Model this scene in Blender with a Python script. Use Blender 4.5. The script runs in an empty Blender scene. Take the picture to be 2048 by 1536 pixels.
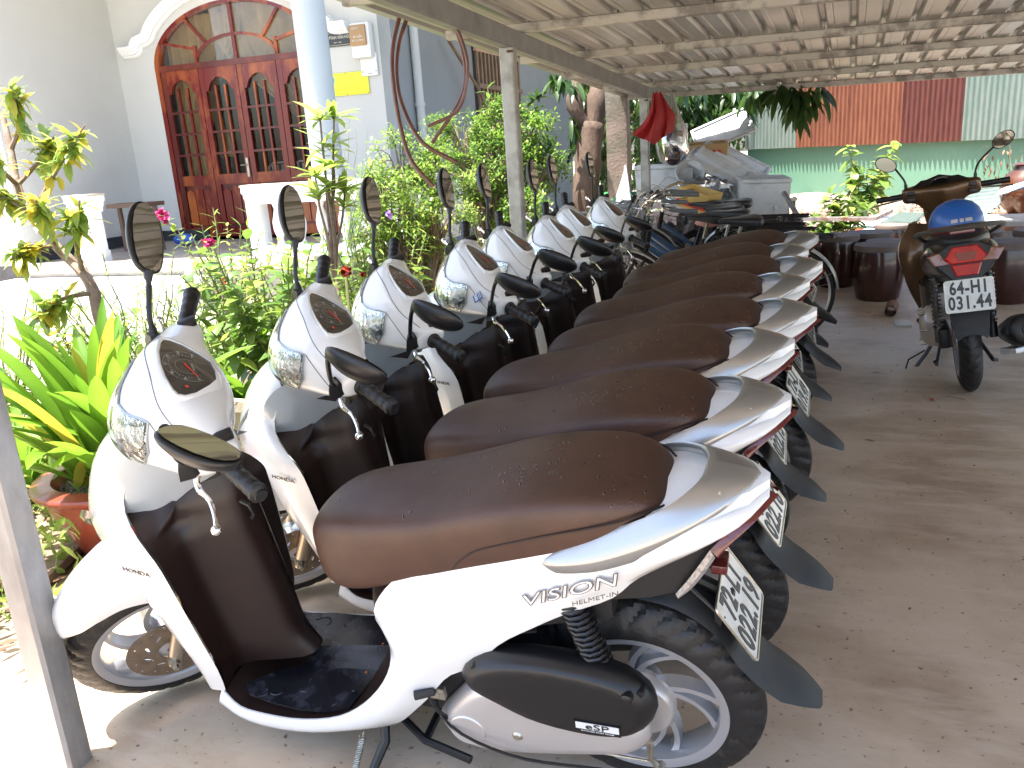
import bpy, bmesh, math, random
from math import sin, cos, pi, radians, sqrt, atan2
from mathutils import Vector, Matrix, noise
random.seed(7)
SC = bpy.context.scene
COL = SC.collection
# ---------------------------------------------------------------- camera
cam_d = bpy.data.cameras.new('camera'); cam = bpy.data.objects.new('camera', cam_d); COL.objects.link(cam)
CR, CU, CF = Vector((0.943885, 0.323844, -0.064860)), Vector((-0.030681, 0.281508, 0.959068)), Vector((-0.328847, 0.903260, -0.275646))
cam.matrix_world = Matrix(((CR.x, CU.x, -CF.x, 0.3038), (CR.y, CU.y, -CF.y, -1.5729), (CR.z, CU.z, -CF.z, 1.3998), (0, 0, 0, 1)))
cam_d.sensor_width = 36.0; cam_d.lens = 29.1951; cam_d.clip_start = 0.05; cam_d.clip_end = 300
SC.camera = cam
# ---------------------------------------------------------------- light
SUN_AZ, SUN_EL = radians(244), radians(74)
w = bpy.data.worlds.new('World'); SC.world = w; w.use_nodes = True
nt = w.node_tree; bg = nt.nodes['Background']; sky = nt.nodes.new('ShaderNodeTexSky')
sky.sky_type = 'NISHITA'; sky.sun_disc = False; sky.sun_elevation = SUN_EL; sky.sun_rotation = SUN_AZ
sky.dust_density = 2.5; sky.air_density = 1.0
nt.links.new(sky.outputs[0], bg.inputs[0]); bg.inputs[1].default_value = 0.15
sd = bpy.data.lights.new('sun', 'SUN'); sun = bpy.data.objects.new('sun', sd); COL.objects.link(sun)
sd.energy = 5.0; sd.angle = radians(0.5); sd.color = (1, .95, .87)
sun.rotation_euler = Vector((cos(SUN_EL)*sin(SUN_AZ), cos(SUN_EL)*cos(SUN_AZ), sin(SUN_EL))).to_track_quat('Z', 'Y').to_euler()
SC.view_settings.view_transform = 'Standard'; SC.view_settings.look = 'None'
SC.view_settings.gamma = 1; SC.view_settings.use_curve_mapping = False
SC.view_settings.exposure = 2.1
SC.cycles.max_bounces = 8; SC.cycles.diffuse_bounces = 5; SC.cycles.glossy_bounces = 4
SC.cycles.transparent_max_bounces = 12; SC.cycles.transmission_bounces = 4
SC.cycles.sample_clamp_indirect = 6; SC.cycles.use_denoising = True
# ---------------------------------------------------------------- materials
MATS = {}
def mat(name, col, rough=.5, metal=0, var=0, vscale=8, bump=0, bscale=60, coat=0, spec=.5, col2=None, thr=None, trans=0, sub=0, alpha=1, detail=4, stretch=None, thr2=None):
    """procedural material: base colour, optional second colour mixed by noise, optional bump"""
    if name in MATS: return MATS[name]
    m = bpy.data.materials.new(name); m.use_nodes = True; MATS[name] = m
    N = m.node_tree.nodes; L = m.node_tree.links; b = N['Principled BSDF']
    b.inputs['Base Color'].default_value = (*col, 1); b.inputs['Roughness'].default_value = rough
    b.inputs['Metallic'].default_value = metal; b.inputs['Coat Weight'].default_value = coat; b.inputs['Coat Roughness'].default_value = .06
    b.inputs['Specular IOR Level'].default_value = spec
    b.inputs['Transmission Weight'].default_value = trans; b.inputs['Alpha'].default_value = alpha
    if sub: b.inputs['Subsurface Weight'].default_value = sub; b.inputs['Subsurface Radius'].default_value = (.02, .04, .01)
    tc = N.new('ShaderNodeTexCoord'); src = tc.outputs['Object']
    if stretch:
        mp = N.new('ShaderNodeMapping'); mp.inputs['Scale'].default_value = stretch; L.new(src, mp.inputs[0]); src = mp.outputs[0]
    if col2 is not None or var:
        n = N.new('ShaderNodeTexNoise'); n.inputs['Scale'].default_value = vscale; n.inputs['Detail'].default_value = detail; n.inputs['Roughness'].default_value = .6
        L.new(src, n.inputs[0]); r = N.new('ShaderNodeMapRange')
        lo, hi = thr if thr else (.3, .7)
        r.inputs[1].default_value = lo; r.inputs[2].default_value = hi; L.new(n.outputs[0], r.inputs[0])
        x = N.new('ShaderNodeMix'); x.data_type = 'RGBA'
        c2 = col2 if col2 is not None else tuple(c*(1-var) for c in col); c1 = col if col2 is not None else tuple(min(1, c*(1+var*.5)) for c in col)
        x.inputs[6].default_value = (*c1, 1); x.inputs[7].default_value = (*c2, 1)
        L.new(r.outputs[0], x.inputs[0]); L.new(x.outputs[2], b.inputs['Base Color'])
        r2 = N.new('ShaderNodeMapRange'); r2.inputs[3].default_value = rough*.8; r2.inputs[4].default_value = min(1, rough*1.3)
        L.new(n.outputs[0], r2.inputs[0]); L.new(r2.outputs[0], b.inputs['Roughness'])
    if bump:
        n2 = N.new('ShaderNodeTexNoise'); n2.inputs['Scale'].default_value = bscale; n2.inputs['Detail'].default_value = 3; L.new(src, n2.inputs[0])
        bp = N.new('ShaderNodeBump'); bp.inputs['Strength'].default_value = bump; bp.inputs['Distance'].default_value = .01
        L.new(n2.outputs[0], bp.inputs['Height']); L.new(bp.outputs[0], b.inputs['Normal'])
    return m
def leafmat(name, col, col2, tr=.45, rough=.45, vscale=3):
    if name in MATS: return MATS[name]
    m = bpy.data.materials.new(name); m.use_nodes = True; MATS[name] = m
    N = m.node_tree.nodes; L = m.node_tree.links; b = N['Principled BSDF']; out = N['Material Output']
    tc = N.new('ShaderNodeTexCoord'); n = N.new('ShaderNodeTexNoise'); n.inputs['Scale'].default_value = vscale; n.inputs['Detail'].default_value = 3
    L.new(tc.outputs['Object'], n.inputs[0]); r = N.new('ShaderNodeMapRange'); r.inputs[1].default_value = .35; r.inputs[2].default_value = .65; L.new(n.outputs[0], r.inputs[0])
    x = N.new('ShaderNodeMix'); x.data_type = 'RGBA'; x.inputs[6].default_value = (*col, 1); x.inputs[7].default_value = (*col2, 1)
    L.new(r.outputs[0], x.inputs[0]); L.new(x.outputs[2], b.inputs['Base Color']); b.inputs['Roughness'].default_value = rough
    t = N.new('ShaderNodeBsdfTranslucent'); hs = N.new('ShaderNodeHueSaturation'); hs.inputs['Value'].default_value = 1.5; hs.inputs['Hue'].default_value = .485
    L.new(x.outputs[2], hs.inputs['Color']); L.new(hs.outputs[0], t.inputs[0])
    ms = N.new('ShaderNodeMixShader'); ms.inputs[0].default_value = tr; L.new(b.outputs[0], ms.inputs[1]); L.new(t.outputs[0], ms.inputs[2]); L.new(ms.outputs[0], out.inputs[0])
    return m
def glassmat(name, col=(1, 1, 1), rough=.02, alpha=.25):
    if name in MATS: return MATS[name]
    m = bpy.data.materials.new(name); m.use_nodes = True; MATS[name] = m
    N = m.node_tree.nodes; L = m.node_tree.links; out = N['Material Output']; N.remove(N['Principled BSDF'])
    g = N.new('ShaderNodeBsdfGlossy'); g.inputs['Roughness'].default_value = rough; t = N.new('ShaderNodeBsdfTransparent'); t.inputs[0].default_value = (*col, 1)
    f = N.new('ShaderNodeFresnel'); f.inputs[0].default_value = 1.5; mr = N.new('ShaderNodeMapRange'); mr.inputs[3].default_value = alpha*.2; mr.inputs[4].default_value = 1; L.new(f.outputs[0], mr.inputs[0])
    x = N.new('ShaderNodeMixShader'); L.new(mr.outputs[0], x.inputs[0]); L.new(t.outputs[0], x.inputs[1]); L.new(g.outputs[0], x.inputs[2]); L.new(x.outputs[0], out.inputs[0])
    return m
# ---------------------------------------------------------------- mesh tools
def mesh(name, V, F, m=None, smooth=True, sub=0, bev=0, sharp=None, seg=2):
    me = bpy.data.meshes.new(name); me.from_pydata([tuple(v) for v in V], [], F); me.update()
    if sub or bev:
        bm = bmesh.new(); bm.from_mesh(me); bmesh.ops.recalc_face_normals(bm, faces=bm.faces)
        if bev:
            es = [e for e in bm.edges if len(e.link_faces) == 2 and e.calc_face_angle(0) > .5]
            bmesh.ops.bevel(bm, geom=es, offset=bev, segments=seg, affect='EDGES', profile=.6, clamp_overlap=True)
        bm.to_mesh(me); bm.free()
        if sub:
            o = bpy.data.objects.new('t', me); COL.objects.link(o); md = o.modifiers.new('s', 'SUBSURF'); md.levels = sub; md.render_levels = sub
            dg = bpy.context.evaluated_depsgraph_get(); me2 = bpy.data.meshes.new_from_object(o.evaluated_get(dg)); bpy.data.objects.remove(o); bpy.data.meshes.remove(me); me = me2; me.name = name
    if m: me.materials.clear(); me.materials.append(m)
    if smooth:
        me.polygons.foreach_set('use_smooth', [True]*len(me.polygons))
        if sharp is None: sharp = 40
        me.set_sharp_from_angle(angle=radians(sharp))
    return me
def add(name, me, parent=None, M=None):
    o = bpy.data.objects.new(name, me); COL.objects.link(o)
    if parent: o.parent = parent
    if M is not None: o.matrix_basis = M
    return o
def ob(name, V, F, m, parent=None, **k): return add(name, mesh(name, V, F, m, **k), parent)
def tag(o, label, cat=None, group=None, kind=None):
    if label: o['label'] = label
    if cat: o['category'] = cat
    if group: o['group'] = group
    if kind: o['kind'] = kind
    return o
def empty(name, label, cat, loc=(0, 0, 0), rz=0, group=None):
    o = bpy.data.objects.new(name, None); COL.objects.link(o); o.location = loc; o.rotation_euler = (0, 0, rz); o.empty_display_size = .1
    return tag(o, label, cat, group)
def kids(o): return [c for c in bpy.data.objects if c.parent == o]
def copy_tree(o, parent=None, skip=(), cm=None):
    if cm is None:
        cm = {}
        for c in bpy.data.objects:
            if c.parent: cm.setdefault(c.parent.name, []).append(c)
    c = o.copy(); COL.objects.link(c)
    if parent: c.parent = parent
    for ch in cm.get(o.name, []):
        if ch.name.split('.')[0] in skip: continue
        copy_tree(ch, c, skip, cm)
    return c
class G:
    """geometry collector"""
    def __init__(s): s.V = []; s.F = []
    def add(s, V, F): n = len(s.V); s.V += [tuple(v) for v in V]; s.F += [tuple(i+n for i in f) for f in F]; return s
    def loft(s, secs, closed=True, caps=True):
        n = len(secs[0]); V = [p for q in secs for p in q]; F = []
        for i in range(len(secs)-1):
            for j in range(n if closed else n-1):
                k = (j+1) % n; F.append((i*n+j, i*n+k, (i+1)*n+k, (i+1)*n+j))
        if caps and closed: F.append(tuple(range(n-1, -1, -1))); F.append(tuple((len(secs)-1)*n+j for j in range(n)))
        return s.add(V, F)
    def tube(s, path, r, n=8, caps=True):
        path = [Vector(p) for p in path]; rr = r if isinstance(r, (list, tuple)) else [r]*len(path); secs = []; up = None
        for i, p in enumerate(path):
            d = (path[min(i+1, len(path)-1)]-path[max(i-1, 0)]).normalized()
            if up is None: up = Vector((0, 0, 1)) if abs(d.z) < .9 else Vector((1, 0, 0))
            a = up.cross(d)
            if a.length < 1e-4: a = Vector((1, 0, 0)).cross(d)
            a.normalize(); b = d.cross(a); up = b
            secs.append([p+(a*cos(t*2*pi/n)+b*sin(t*2*pi/n))*rr[i] for t in range(n)])
        return s.loft(secs, True, caps)
    def box(s, c, d, M=None):
        V = [Vector((c[0]+d[0]*x/2, c[1]+d[1]*y/2, c[2]+d[2]*z/2)) for x in (-1, 1) for y in (-1, 1) for z in (-1, 1)]
        if M is not None: V = [M @ v for v in V]
        return s.add(V, [(0, 1, 3, 2), (4, 6, 7, 5), (0, 4, 5, 1), (2, 3, 7, 6), (0, 2, 6, 4), (1, 5, 7, 3)])
    def bar(s, a, b, w, h, up=(0, 0, 1)):
        a, b = Vector(a), Vector(b); d = (b-a).normalized(); x = d.cross(Vector(up)).normalized(); y = x.cross(d)
        return s.loft([[p+x*w/2*i+y*h/2*j for i, j in ((-1, -1), (1, -1), (1, 1), (-1, 1))] for p in (a, b)])
    def lathe(s, prof, n=32, M=None, axis='z'):
        V = []; F = []
        for r, z in prof:
            for k in range(n):
                a = 2*pi*k/n
                v = Vector((r*cos(a), r*sin(a), z)) if axis == 'z' else Vector((r*cos(a), z, r*sin(a)))
                V.append(M @ v if M is not None else v)
        for i in range(len(prof)-1):
            for k in range(n): F.append((i*n+k, i*n+(k+1) % n, (i+1)*n+(k+1) % n, (i+1)*n+k))
        return s.add(V, F)
    def prism(s, poly, d, M=None):
        n = len(poly); V = [Vector(p) for p in poly]+[Vector(p)+Vector(d) for p in poly]
        if M is not None: V = [M @ v for v in V]
        return s.add(V, [tuple(range(n-1, -1, -1)), tuple(range(n, 2*n))]+[(i, (i+1) % n, n+(i+1) % n, n+i) for i in range(n)])
    def sphere(s, c, r, n=12, m=8, sc=(1, 1, 1)):
        V = []; F = []
        for i in range(m+1):
            t = pi*i/m
            for k in range(n): V.append((c[0]+r*sc[0]*sin(t)*cos(2*pi*k/n), c[1]+r*sc[1]*sin(t)*sin(2*pi*k/n), c[2]+r*sc[2]*cos(t)))
        for i in range(m):
            for k in range(n): F.append((i*n+k, (i+1)*n+k, (i+1)*n+(k+1) % n, i*n+(k+1) % n))
        return s.add(V, F)
    def ob(s, name, m, parent=None, **k): return ob(name, s.V, s.F, m, parent, **k)
    def me(s, name, m, **k): return mesh(name, s.V, s.F, m, **k)
def cr(pts, n):
    """Catmull-Rom resample of a point list to n+1 points"""
    P = [Vector(p) for p in pts]; P = [P[0]*2-P[1]]+P+[P[-1]*2-P[-2]]; m = len(P)-3; out = []
    for i in range(n+1):
        t = i*m/n; k = min(int(t), m-1); f = t-k; a, b, c, d = P[k:k+4]
        out.append(.5*((2*b)+(c-a)*f+(2*a-5*b+4*c-d)*f*f+(3*b-a-3*c+d)*f**3))
    return out
def strip(A, B, n, rows, bulge=(0, 0, 0), thick=None):
    """loft between two paired polylines; rows bulge outwards"""
    A = cr(A, n); B = cr(B, n); bl = Vector(bulge); g = G(); secs = []
    for i in range(n+1):
        secs.append([A[i].lerp(B[i], j/rows)+bl*sin(pi*j/rows) for j in range(rows+1)])
    g.loft(secs, False, False)
    if thick is not None:
        t = Vector(thick); g2 = G(); g2.loft([[p+t for p in q] for q in secs], False, False); nv = len(g.V); g.V += g2.V
        g.F += [tuple(reversed([i+nv for i in f])) for f in g2.F]; R = rows+1
        for i in range(n):
            for j in (0, rows):
                a, b = i*R+j, (i+1)*R+j; g.F.append((a, b, b+nv, a+nv) if j == 0 else (b, a, a+nv, b+nv))
        for j in range(rows):
            a, b = j, j+1; g.F.append((b, a, a+nv, b+nv)); a, b = n*R+j, n*R+j+1; g.F.append((a, b, b+nv, a+nv))
    return g
def mirror(g):
    n = len(g.V); g.V += [(v[0], -v[1], v[2]) for v in g.V]; g.F += [tuple(reversed([i+n for i in f])) for f in g.F]; return g
def text_mesh(body, size, m, ext=.0006, align='CENTER', bold=0, sx=1, shear=0, space=1):
    cu = bpy.data.curves.new('text', 'FONT'); cu.body = body; cu.size = size; cu.extrude = ext; cu.align_x = align; cu.align_y = 'CENTER'; cu.offset = bold; cu.shear = shear; cu.space_character = space; cu.resolution_u = 3
    o = bpy.data.objects.new('t', cu); COL.objects.link(o); dg = bpy.context.evaluated_depsgraph_get()
    me = bpy.data.meshes.new_from_object(o.evaluated_get(dg)); bpy.data.objects.remove(o); me.materials.clear(); me.materials.append(m); me.transform(Matrix.Diagonal((sx, 1, 1, 1))); return me
def frame(o, x, y):
    """matrix with origin o, x axis x, y axis ~y"""
    x = Vector(x).normalized(); z = x.cross(Vector(y)).normalized(); y = z.cross(x)
    return Matrix(((x.x, y.x, z.x, o[0]), (x.y, y.y, z.y, o[1]), (x.z, y.z, z.z, o[2]), (0, 0, 0, 1)))
# ================================================================ materials for vehicles
M_white = mat('white_paint', (.78, .78, .77), .22, coat=.6, bump=.02, bscale=400)
M_whitein = mat('pearl_shade_paint', (.43, .47, .50), .3, coat=.4, metal=.3)
M_brown = mat('brown_plastic', (.020, .009, .007), .38, bump=.06, bscale=350, var=.25, vscale=14)
M_seat = mat('brown_seat_leather', (.068, .030, .0175), .42, bump=.16, bscale=420, var=.2, vscale=9)
M_seam = mat('dark_stitching', (.02, .01, .008), .7)
M_blk = mat('black_plastic', (.007, .007, .008), .36, bump=.05, bscale=300)
M_blkm = mat('matt_black_plastic', (.009, .009, .010), .5, bump=.08, bscale=200)
M_rub = mat('tyre_rubber', (.013, .012, .012), .48, col2=(.09, .07, .055), vscale=14, thr=(.60, .78), bump=.15, bscale=90)
M_grip = mat('grip_rubber', (.006, .006, .007), .45, bump=.2, bscale=150)
M_sil = mat('silver_paint', (.40, .40, .39), .30, metal=.8, coat=.3)
M_alloy = mat('alloy_wheel', (.58, .59, .62), .32, metal=.7, bump=.02, bscale=200)
M_chr = mat('chrome', (.8, .8, .8), .08, metal=1)
M_chrr = mat('headlight_reflector', (.85, .87, .88), .06, metal=1, bump=1.2, bscale=34)
M_steel = mat('zinc_steel', (.48, .45, .38), .35, metal=.9, var=.3, vscale=40)
M_fork = mat('champagne_fork', (.42, .36, .28), .33, metal=.7)
M_disc = mat('brake_disc_steel', (.30, .24, .18), .38, metal=.8, var=.25, vscale=30)
M_case = mat('cast_aluminium', (.62, .58, .55), .34, metal=.55, bump=.03, bscale=120)
M_mir = mat('mirror_glass', (.62, .62, .58), .02, metal=1)
M_lens = mat('dark_gauge_lens', (.028, .024, .021), .06, coat=1, col2=(.06, .055, .045), vscale=9)
M_gw = mat('gauge_marking', (.42, .42, .4), .5)
M_gr = mat('gauge_red', (.75, .06, .03), .5)
M_red = mat('red_tail_lens', (.10, .008, .008), .10, coat=.8, bump=.3, bscale=60)
M_clr = mat('clear_lens', (.26, .25, .24), .08, metal=.35, coat=1, bump=1, bscale=45)
M_bowl = mat('lamp_bowl_facets', (.72, .73, .72), .14, metal=.7, coat=1, bump=1, bscale=60); M_cglass = glassmat('clear_headlight_cover', (.96, .98, .95))
M_mat = mat('black_rubber_mat', (.008, .008, .011), .24, var=.3, vscale=18, col2=(.03, .03, .04), thr=(.5, .62), bump=.08, bscale=200)
M_plate = mat('white_plate', (.62, .63, .6), .3, coat=.4, col2=(.5, .48, .38), vscale=30, thr=(.52, .75), bump=.05)
M_ink = mat('black_print', (.02, .02, .02), .4)
M_grey = mat('grey_letters', (.22, .22, .21), .25, metal=.6)
M_badge = mat('chrome_badge', (.33, .31, .29), .2, metal=.9)
M_orange = mat('orange_print', (.8, .2, .02), .5)
M_blue = mat('blue_sticker', (.03, .10, .36), .4)
M_mud = mat('mudguard_plastic', (.011, .013, .015), .5, col2=(.03, .027, .024), vscale=12, thr=(.5, .8), bump=.06)
M_tag = mat('white_tag', (.7, .7, .68), .4)

def wheel(name, R, wd, rim_r, parent, front):
    """alloy wheel in local coords centred on its axle (axis v); part = rim, sub-parts = tyre, hub, disc"""
    g = G(); hw = wd*.42
    g.lathe([(rim_r-.022, -hw+.006), (rim_r-.004, -hw), (rim_r+.004, -hw), (rim_r+.003, -hw+.005), (rim_r-.012, -hw+.012), (rim_r-.022, -.012), (rim_r-.022, .012), (rim_r-.012, hw-.012), (rim_r+.003, hw-.005), (rim_r+.004, hw), (rim_r-.004, hw), (rim_r-.022, hw-.006), (rim_r-.027, .02), (rim_r-.027, -.02), (rim_r-.022, -hw+.006)], 72, axis='y')
    ns = 6 if front else 5
    for k in range(ns):
        for side in ((0,) if front else (-1, 1)):
            secs = []
            for i in range(9):
                t = i/8; r = .034+(rim_r-.026-.034)*t
                a = 2*pi*k/ns + (.75*t**1.3 if front else .62*t**1.2*1.2) + side*(.05+.17*t)*(1 if not front else 0)
                wdt = (.030-.006*t)*(1 if front else .80) + (.012*max(0, t-.8)/.2)
                d = Vector((cos(a+.5), 0, sin(a+.5))); pr = Vector((-d.z, 0, d.x)); cc = Vector((cos(a), 0, sin(a)))
                pr = Vector((-cc.z, 0, cc.x)); dep = .016-.004*t
                c = cc*r
                secs.append([c+pr*wdt*.5+Vector((0, -dep, 0)), c+pr*wdt*.32+Vector((0, dep+.004, 0)), c-pr*wdt*.32+Vector((0, dep+.004, 0)), c-pr*wdt*.5+Vector((0, -dep, 0)), c+Vector((0, -dep-.002, 0))])
            g.loft(secs)
    g.lathe([(.012, -.055), (.036, -.05), (.04, -.03), (.048, -.02), (.048, .02), (.04, .03), (.036, .05), (.012, .055)], 28, axis='y')
    rim = g.ob(name, M_alloy, parent, sharp=38)
    # tyre with cut tread grooves
    n = 180; prof = []; rows = 15
    for j in range(rows):
        t = j/(rows-1); a = -1.18+2.36*t
        prof.append((rim_r-.002+(R-rim_r+.002)*(cos(a*1.0)-cos(1.18))/(1-cos(1.18)) if True else 0, sin(a)/sin(1.18)*hw*1.12*(1 if abs(a) < 1.1 else .93)))
    prof = [(rim_r-.006, -hw*.8)]+prof+[(rim_r-.006, hw*.8)]
    V = []; F = []; m = len(prof)
    for j, (r, y) in enumerate(prof):
        for k in range(n):
            a = 2*pi*k/n; q = (k + abs(j-m//2)*1.0) % 6; dr = 0
            if 2 <= abs(j-m//2)+1 <= 6 and q < 1.5: dr = -.008
            if abs(j-m//2) == 1 and not front: dr = -.003*(k % 4 == 0)
            V.append(((r+dr)*cos(a), y, (r+dr)*sin(a)))
    for j in range(m-1):
        for k in range(n): F.append((j*n+k, (j+1)*n+k, (j+1)*n+(k+1) % n, j*n+(k+1) % n))
    ob('tyre', V, F, M_rub, rim, sharp=25)
    if front:
        # perforated brake disc
        bm = bmesh.new(); E = []
        def loop(cx, cz, ax, az, rot, k):
            vs = [bm.verts.new((cx+ax*cos(2*pi*i/k)*cos(rot)-az*sin(2*pi*i/k)*sin(rot), .052, cz+ax*cos(2*pi*i/k)*sin(rot)+az*sin(2*pi*i/k)*cos(rot))) for i in range(k)]
            for i in range(k): E.append(bm.edges.new((vs[i], vs[(i+1) % k])))
        loop(0, 0, .11, .11, 0, 64); loop(0, 0, .034, .034, 0, 24)
        for i in range(18):
            a = 2*pi*i/18; r = .093+.007*(i % 2); loop(r*cos(a), r*sin(a), .004, .004, 0, 8)
        for i in range(9):
            a = 2*pi*i/9; loop(.062*cos(a), .062*sin(a), .014, .0042, a+.9, 10)
        bmesh.ops.triangle_fill(bm, edges=E, use_beauty=True, use_dissolve=False)
        r = bmesh.ops.extrude_face_region(bm, geom=list(bm.faces)); bmesh.ops.translate(bm, verts=[v for v in r['geom'] if isinstance(v, bmesh.types.BMVert)], vec=(0, .004, 0))
        bmesh.ops.recalc_face_normals(bm, faces=bm.faces); me = bpy.data.meshes.new('brake_disc'); bm.to_mesh(me); bm.free(); me.materials.append(M_disc); add('brake_disc', me, rim)
        G().tube([(-.16, .02, -.03), (-.14, .035, -.028)], .0035).ob('valve', M_blk, rim)
    return rim

CAST = radians(26.5); SO = Vector((1.335, 0, 0)); SDIR = Vector((-sin(CAST), 0, cos(CAST)))
def steerM(a): return Matrix.Translation(SO) @ Matrix.Rotation(a, 4, SDIR) @ Matrix.Translation(-SO)
STEERED = []
def rect_section(hw, bot, top, k=1.0):
    h = top-bot
    P = [(-.80, 0), (-.98, .05), (-1.01, .3), (-1.0, .62), (-.965, .84), (-.82, .955), (-.42, .995), (0, 1), (.42, .995), (.82, .955), (.965, .84), (1.0, .62), (1.01, .3), (.98, .05), (.80, 0), (0, -.02)]
    return [(x*hw, bot+y*h) for x, y in P]

from mathutils.bvhtree import BVHTree
M_drop = mat('dark_water_drop', (.022, .012, .010), .08, coat=1); M_dropc = mat('clear_water_drop', (.6, .6, .6), .06, metal=.4, coat=1)
def bvh(me): return BVHTree.FromPolygons([v.co.copy() for v in me.vertices], [tuple(p.vertices) for p in me.polygons])
M_seamg = mat('panel_gap', (.16, .16, .16), .6)
def make_scooter():
    root = empty('white_scooter', '', 'scooter')
    P = lambda g, name, m, par=None, **k: g.ob(name, m, par or root, **k)
    # ---- white side panels
    U = [(1.00, .150, .215), (.95, .165, .185), (.88, .172, .183), (.78, .175, .190), (.68, .172, .215), (.61, .165, .255), (.55, .155, .315), (.512, .145, .38), (.505, .135, .44), (.525, .132, .515), (.495, .130, .575), (.435, .128, .632), (.37, .132, .650), (.23, .137, .698), (.11, .138, .742), (.0, .132, .775), (-.08, .126, .792), (-.16, .107, .807), (-.225, .062, .816), (-.258, .006, .819)]
    Lo = [(1.035, .115, .125), (.96, .125, .110), (.87, .13, .100), (.76, .13, .112), (.66, .128, .138), (.585, .125, .155), (.53, .135, .195), (.475, .14, .255), (.432, .14, .305), (.38, .14, .372), (.315, .140, .415), (.245, .14, .49), (.17, .14, .545), (.10, .138, .590), (.012, .132, .635), (-.035, .125, .68), (-.09, .118, .716), (-.150, .110, .752), (-.210, .080, .785), (-.258, .006, .806)]
    for s in (1, -1):
        g = strip(U, Lo, 54, 8, (0, .022, 0), (0, -.004, 0)); g.V = [(x, y*s, z) for x, y, z in g.V]
        P(g, 'side_panel', M_white, sharp=50)
        # thin panel seam and the model name in raised chrome letters
    L = lambda body, size, m, M, par=None, name='lettering', **k: add(name, text_mesh(body, size, m, **k), par or root, M)
    L('VISION', .036, M_badge, frame((.085, .1622, .668), (-1, -.03, .40), (.38, .06, 1)), sx=1.75, ext=.0010, shear=.35, bold=.0012); L('VISION', .036, M_white, frame((.085, .1632, .6685), (-1, -.03, .40), (.38, .06, 1)), sx=1.75, ext=.0010, shear=.35, bold=-.0004)
    L('HELMET-IN', .013, M_grey, frame((.035, .1595, .656), (-1, -.03, .42), (.4, .06, 1)), sx=1.5, ext=.0006, shear=.3)
    # ---- brown tray: floor and the wall under the seat nose
    secs = []
    for p in cr([(q[0], q[1], q[2]) for q in U[:12]], 40):
        w0 = p.y-.004; row = []
        for j in range(13):
            t = -1+j/6; wall = max(0, min(1, (p.z-.24)/.12))
            row.append((p.x+.055*wall*(1-t*t)-.004, t*w0, p.z-.006+.004*(1-t*t)*(1-wall)))
        secs.append(row)
    P(G().loft(secs, False, False), 'floor_tray', M_brown, sharp=60)
    g = G(); # closed belly under the tray
    g.loft([[(u, -.12, z), (u, -.07, z-.03), (u, 0, z-.035), (u, .07, z-.03), (u, .12, z)] for u, z in ((1.02, .14), (.95, .115), (.85, .105), (.75, .115), (.65, .14), (.56, .18), (.48, .25))], False, False)
    P(g, 'belly_cover', M_blkm)
    # rubber mat with raised scroll pattern
    out = [(.955, .118), (.93, .140), (.86, .152), (.78, .157), (.70, .155), (.645, .148), (.63, .10), (.622, .04), (.62, 0)]
    out = out+[(x, -y) for x, y in reversed(out[:-1])]; inn = [(.90, -.06), (.845, -.035), (.835, 0), (.845, .035), (.90, .06)]
    zf = lambda u: .199+max(0, .73-u)*.33+max(0, u-.93)*.25
    poly = [(x, y, zf(x)) for x, y in out+inn]
    bm = bmesh.new(); vs = [bm.verts.new(p) for p in poly]; bm.faces.new(vs); bmesh.ops.triangulate(bm, faces=bm.faces)
    r = bmesh.ops.extrude_face_region(bm, geom=list(bm.faces)); bmesh.ops.translate(bm, verts=[v for v in r['geom'] if isinstance(v, bmesh.types.BMVert)], vec=(0, 0, .006))
    bmesh.ops.recalc_face_normals(bm, faces=bm.faces); me = bpy.data.meshes.new('floor_mat'); bm.to_mesh(me); bm.free(); me.materials.append(M_mat); fm = add('floor_mat', me, root)
    g = G()
    rs = random.Random(3)
    for s in (1, -1):
        for (cx, cy, r0, tw, a0) in ((.86, .11, .022, 3.6, .3), (.80, .12, .018, 4, 2), (.745, .10, .024, 4.2, 4), (.70, .125, .014, 4, 1), (.68, .07, .02, 4, 5), (.77, .065, .016, 4, 3), (.72, .035, .016, 3.8, .5), (.66, .11, .012, 4, 2.5), (.895, .125, .014, 3.6, 1.2), (.69, .015, .013, 3, 4)):
            pts = []
            for i in range(15):
                t = i/14; a = a0+tw*t; r = r0*(1.25-t)*1.05; x = cx+r*cos(a); y = cy*s+r*sin(a)*s; pts.append((x, y, zf(x)+.0066))
            g.tube(pts, [.0006+.0012*sin(pi*i/14) for i in range(15)], 4)
    P(g, 'raised_scroll_pattern', M_mat, fm)['kind'] = 'stuff'
    add('lettering', text_mesh('VISION', .022, M_orange, ext=.0008, sx=1.4, bold=.0008), fm, frame((.645, -.0, zf(.645)+.0075), (0, -1, 0), (1, 0, 0)))
    # ---- leg shield (brown inner face)
    edge = [(.985, .150, .215), (.962, .165, .30), (.963, .178, .40), (.966, .188, .50), (.970, .196, .60), (.978, .196, .645), (1.022, .182, .688), (1.086, .136, .722)]
    cen = [(.80, .25), (.835, .31), (.845, .40), (.855, .50), (.865, .60), (.87, .66), (.875, .72), (.89, .775)]
    E = cr(edge, 28); C = cr([(a, 0, b) for a, b in cen], 28); secs = []
    for e, c in zip(E, C):
        row = []
        for j in range(25):
            t = -1+j/12; a = abs(t); k = 1/(1+math.exp((a-.36)*15)); k = (k-1/(1+math.exp(.64*15)))/(1/(1+math.exp(-.36*15)))
            base = e.x+.018*(1-a*a)-.10*max(0, min(1, (e.z-.67)/.05))*min(1, (1-a)*3); x = base+(c.x-base)*k; z = e.z+(c.z-e.z)*max(0, 1-a*1.25)**.8 if a < .8 else e.z
            row.append((x, t*e.y, z))
        secs.append(row)
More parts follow.
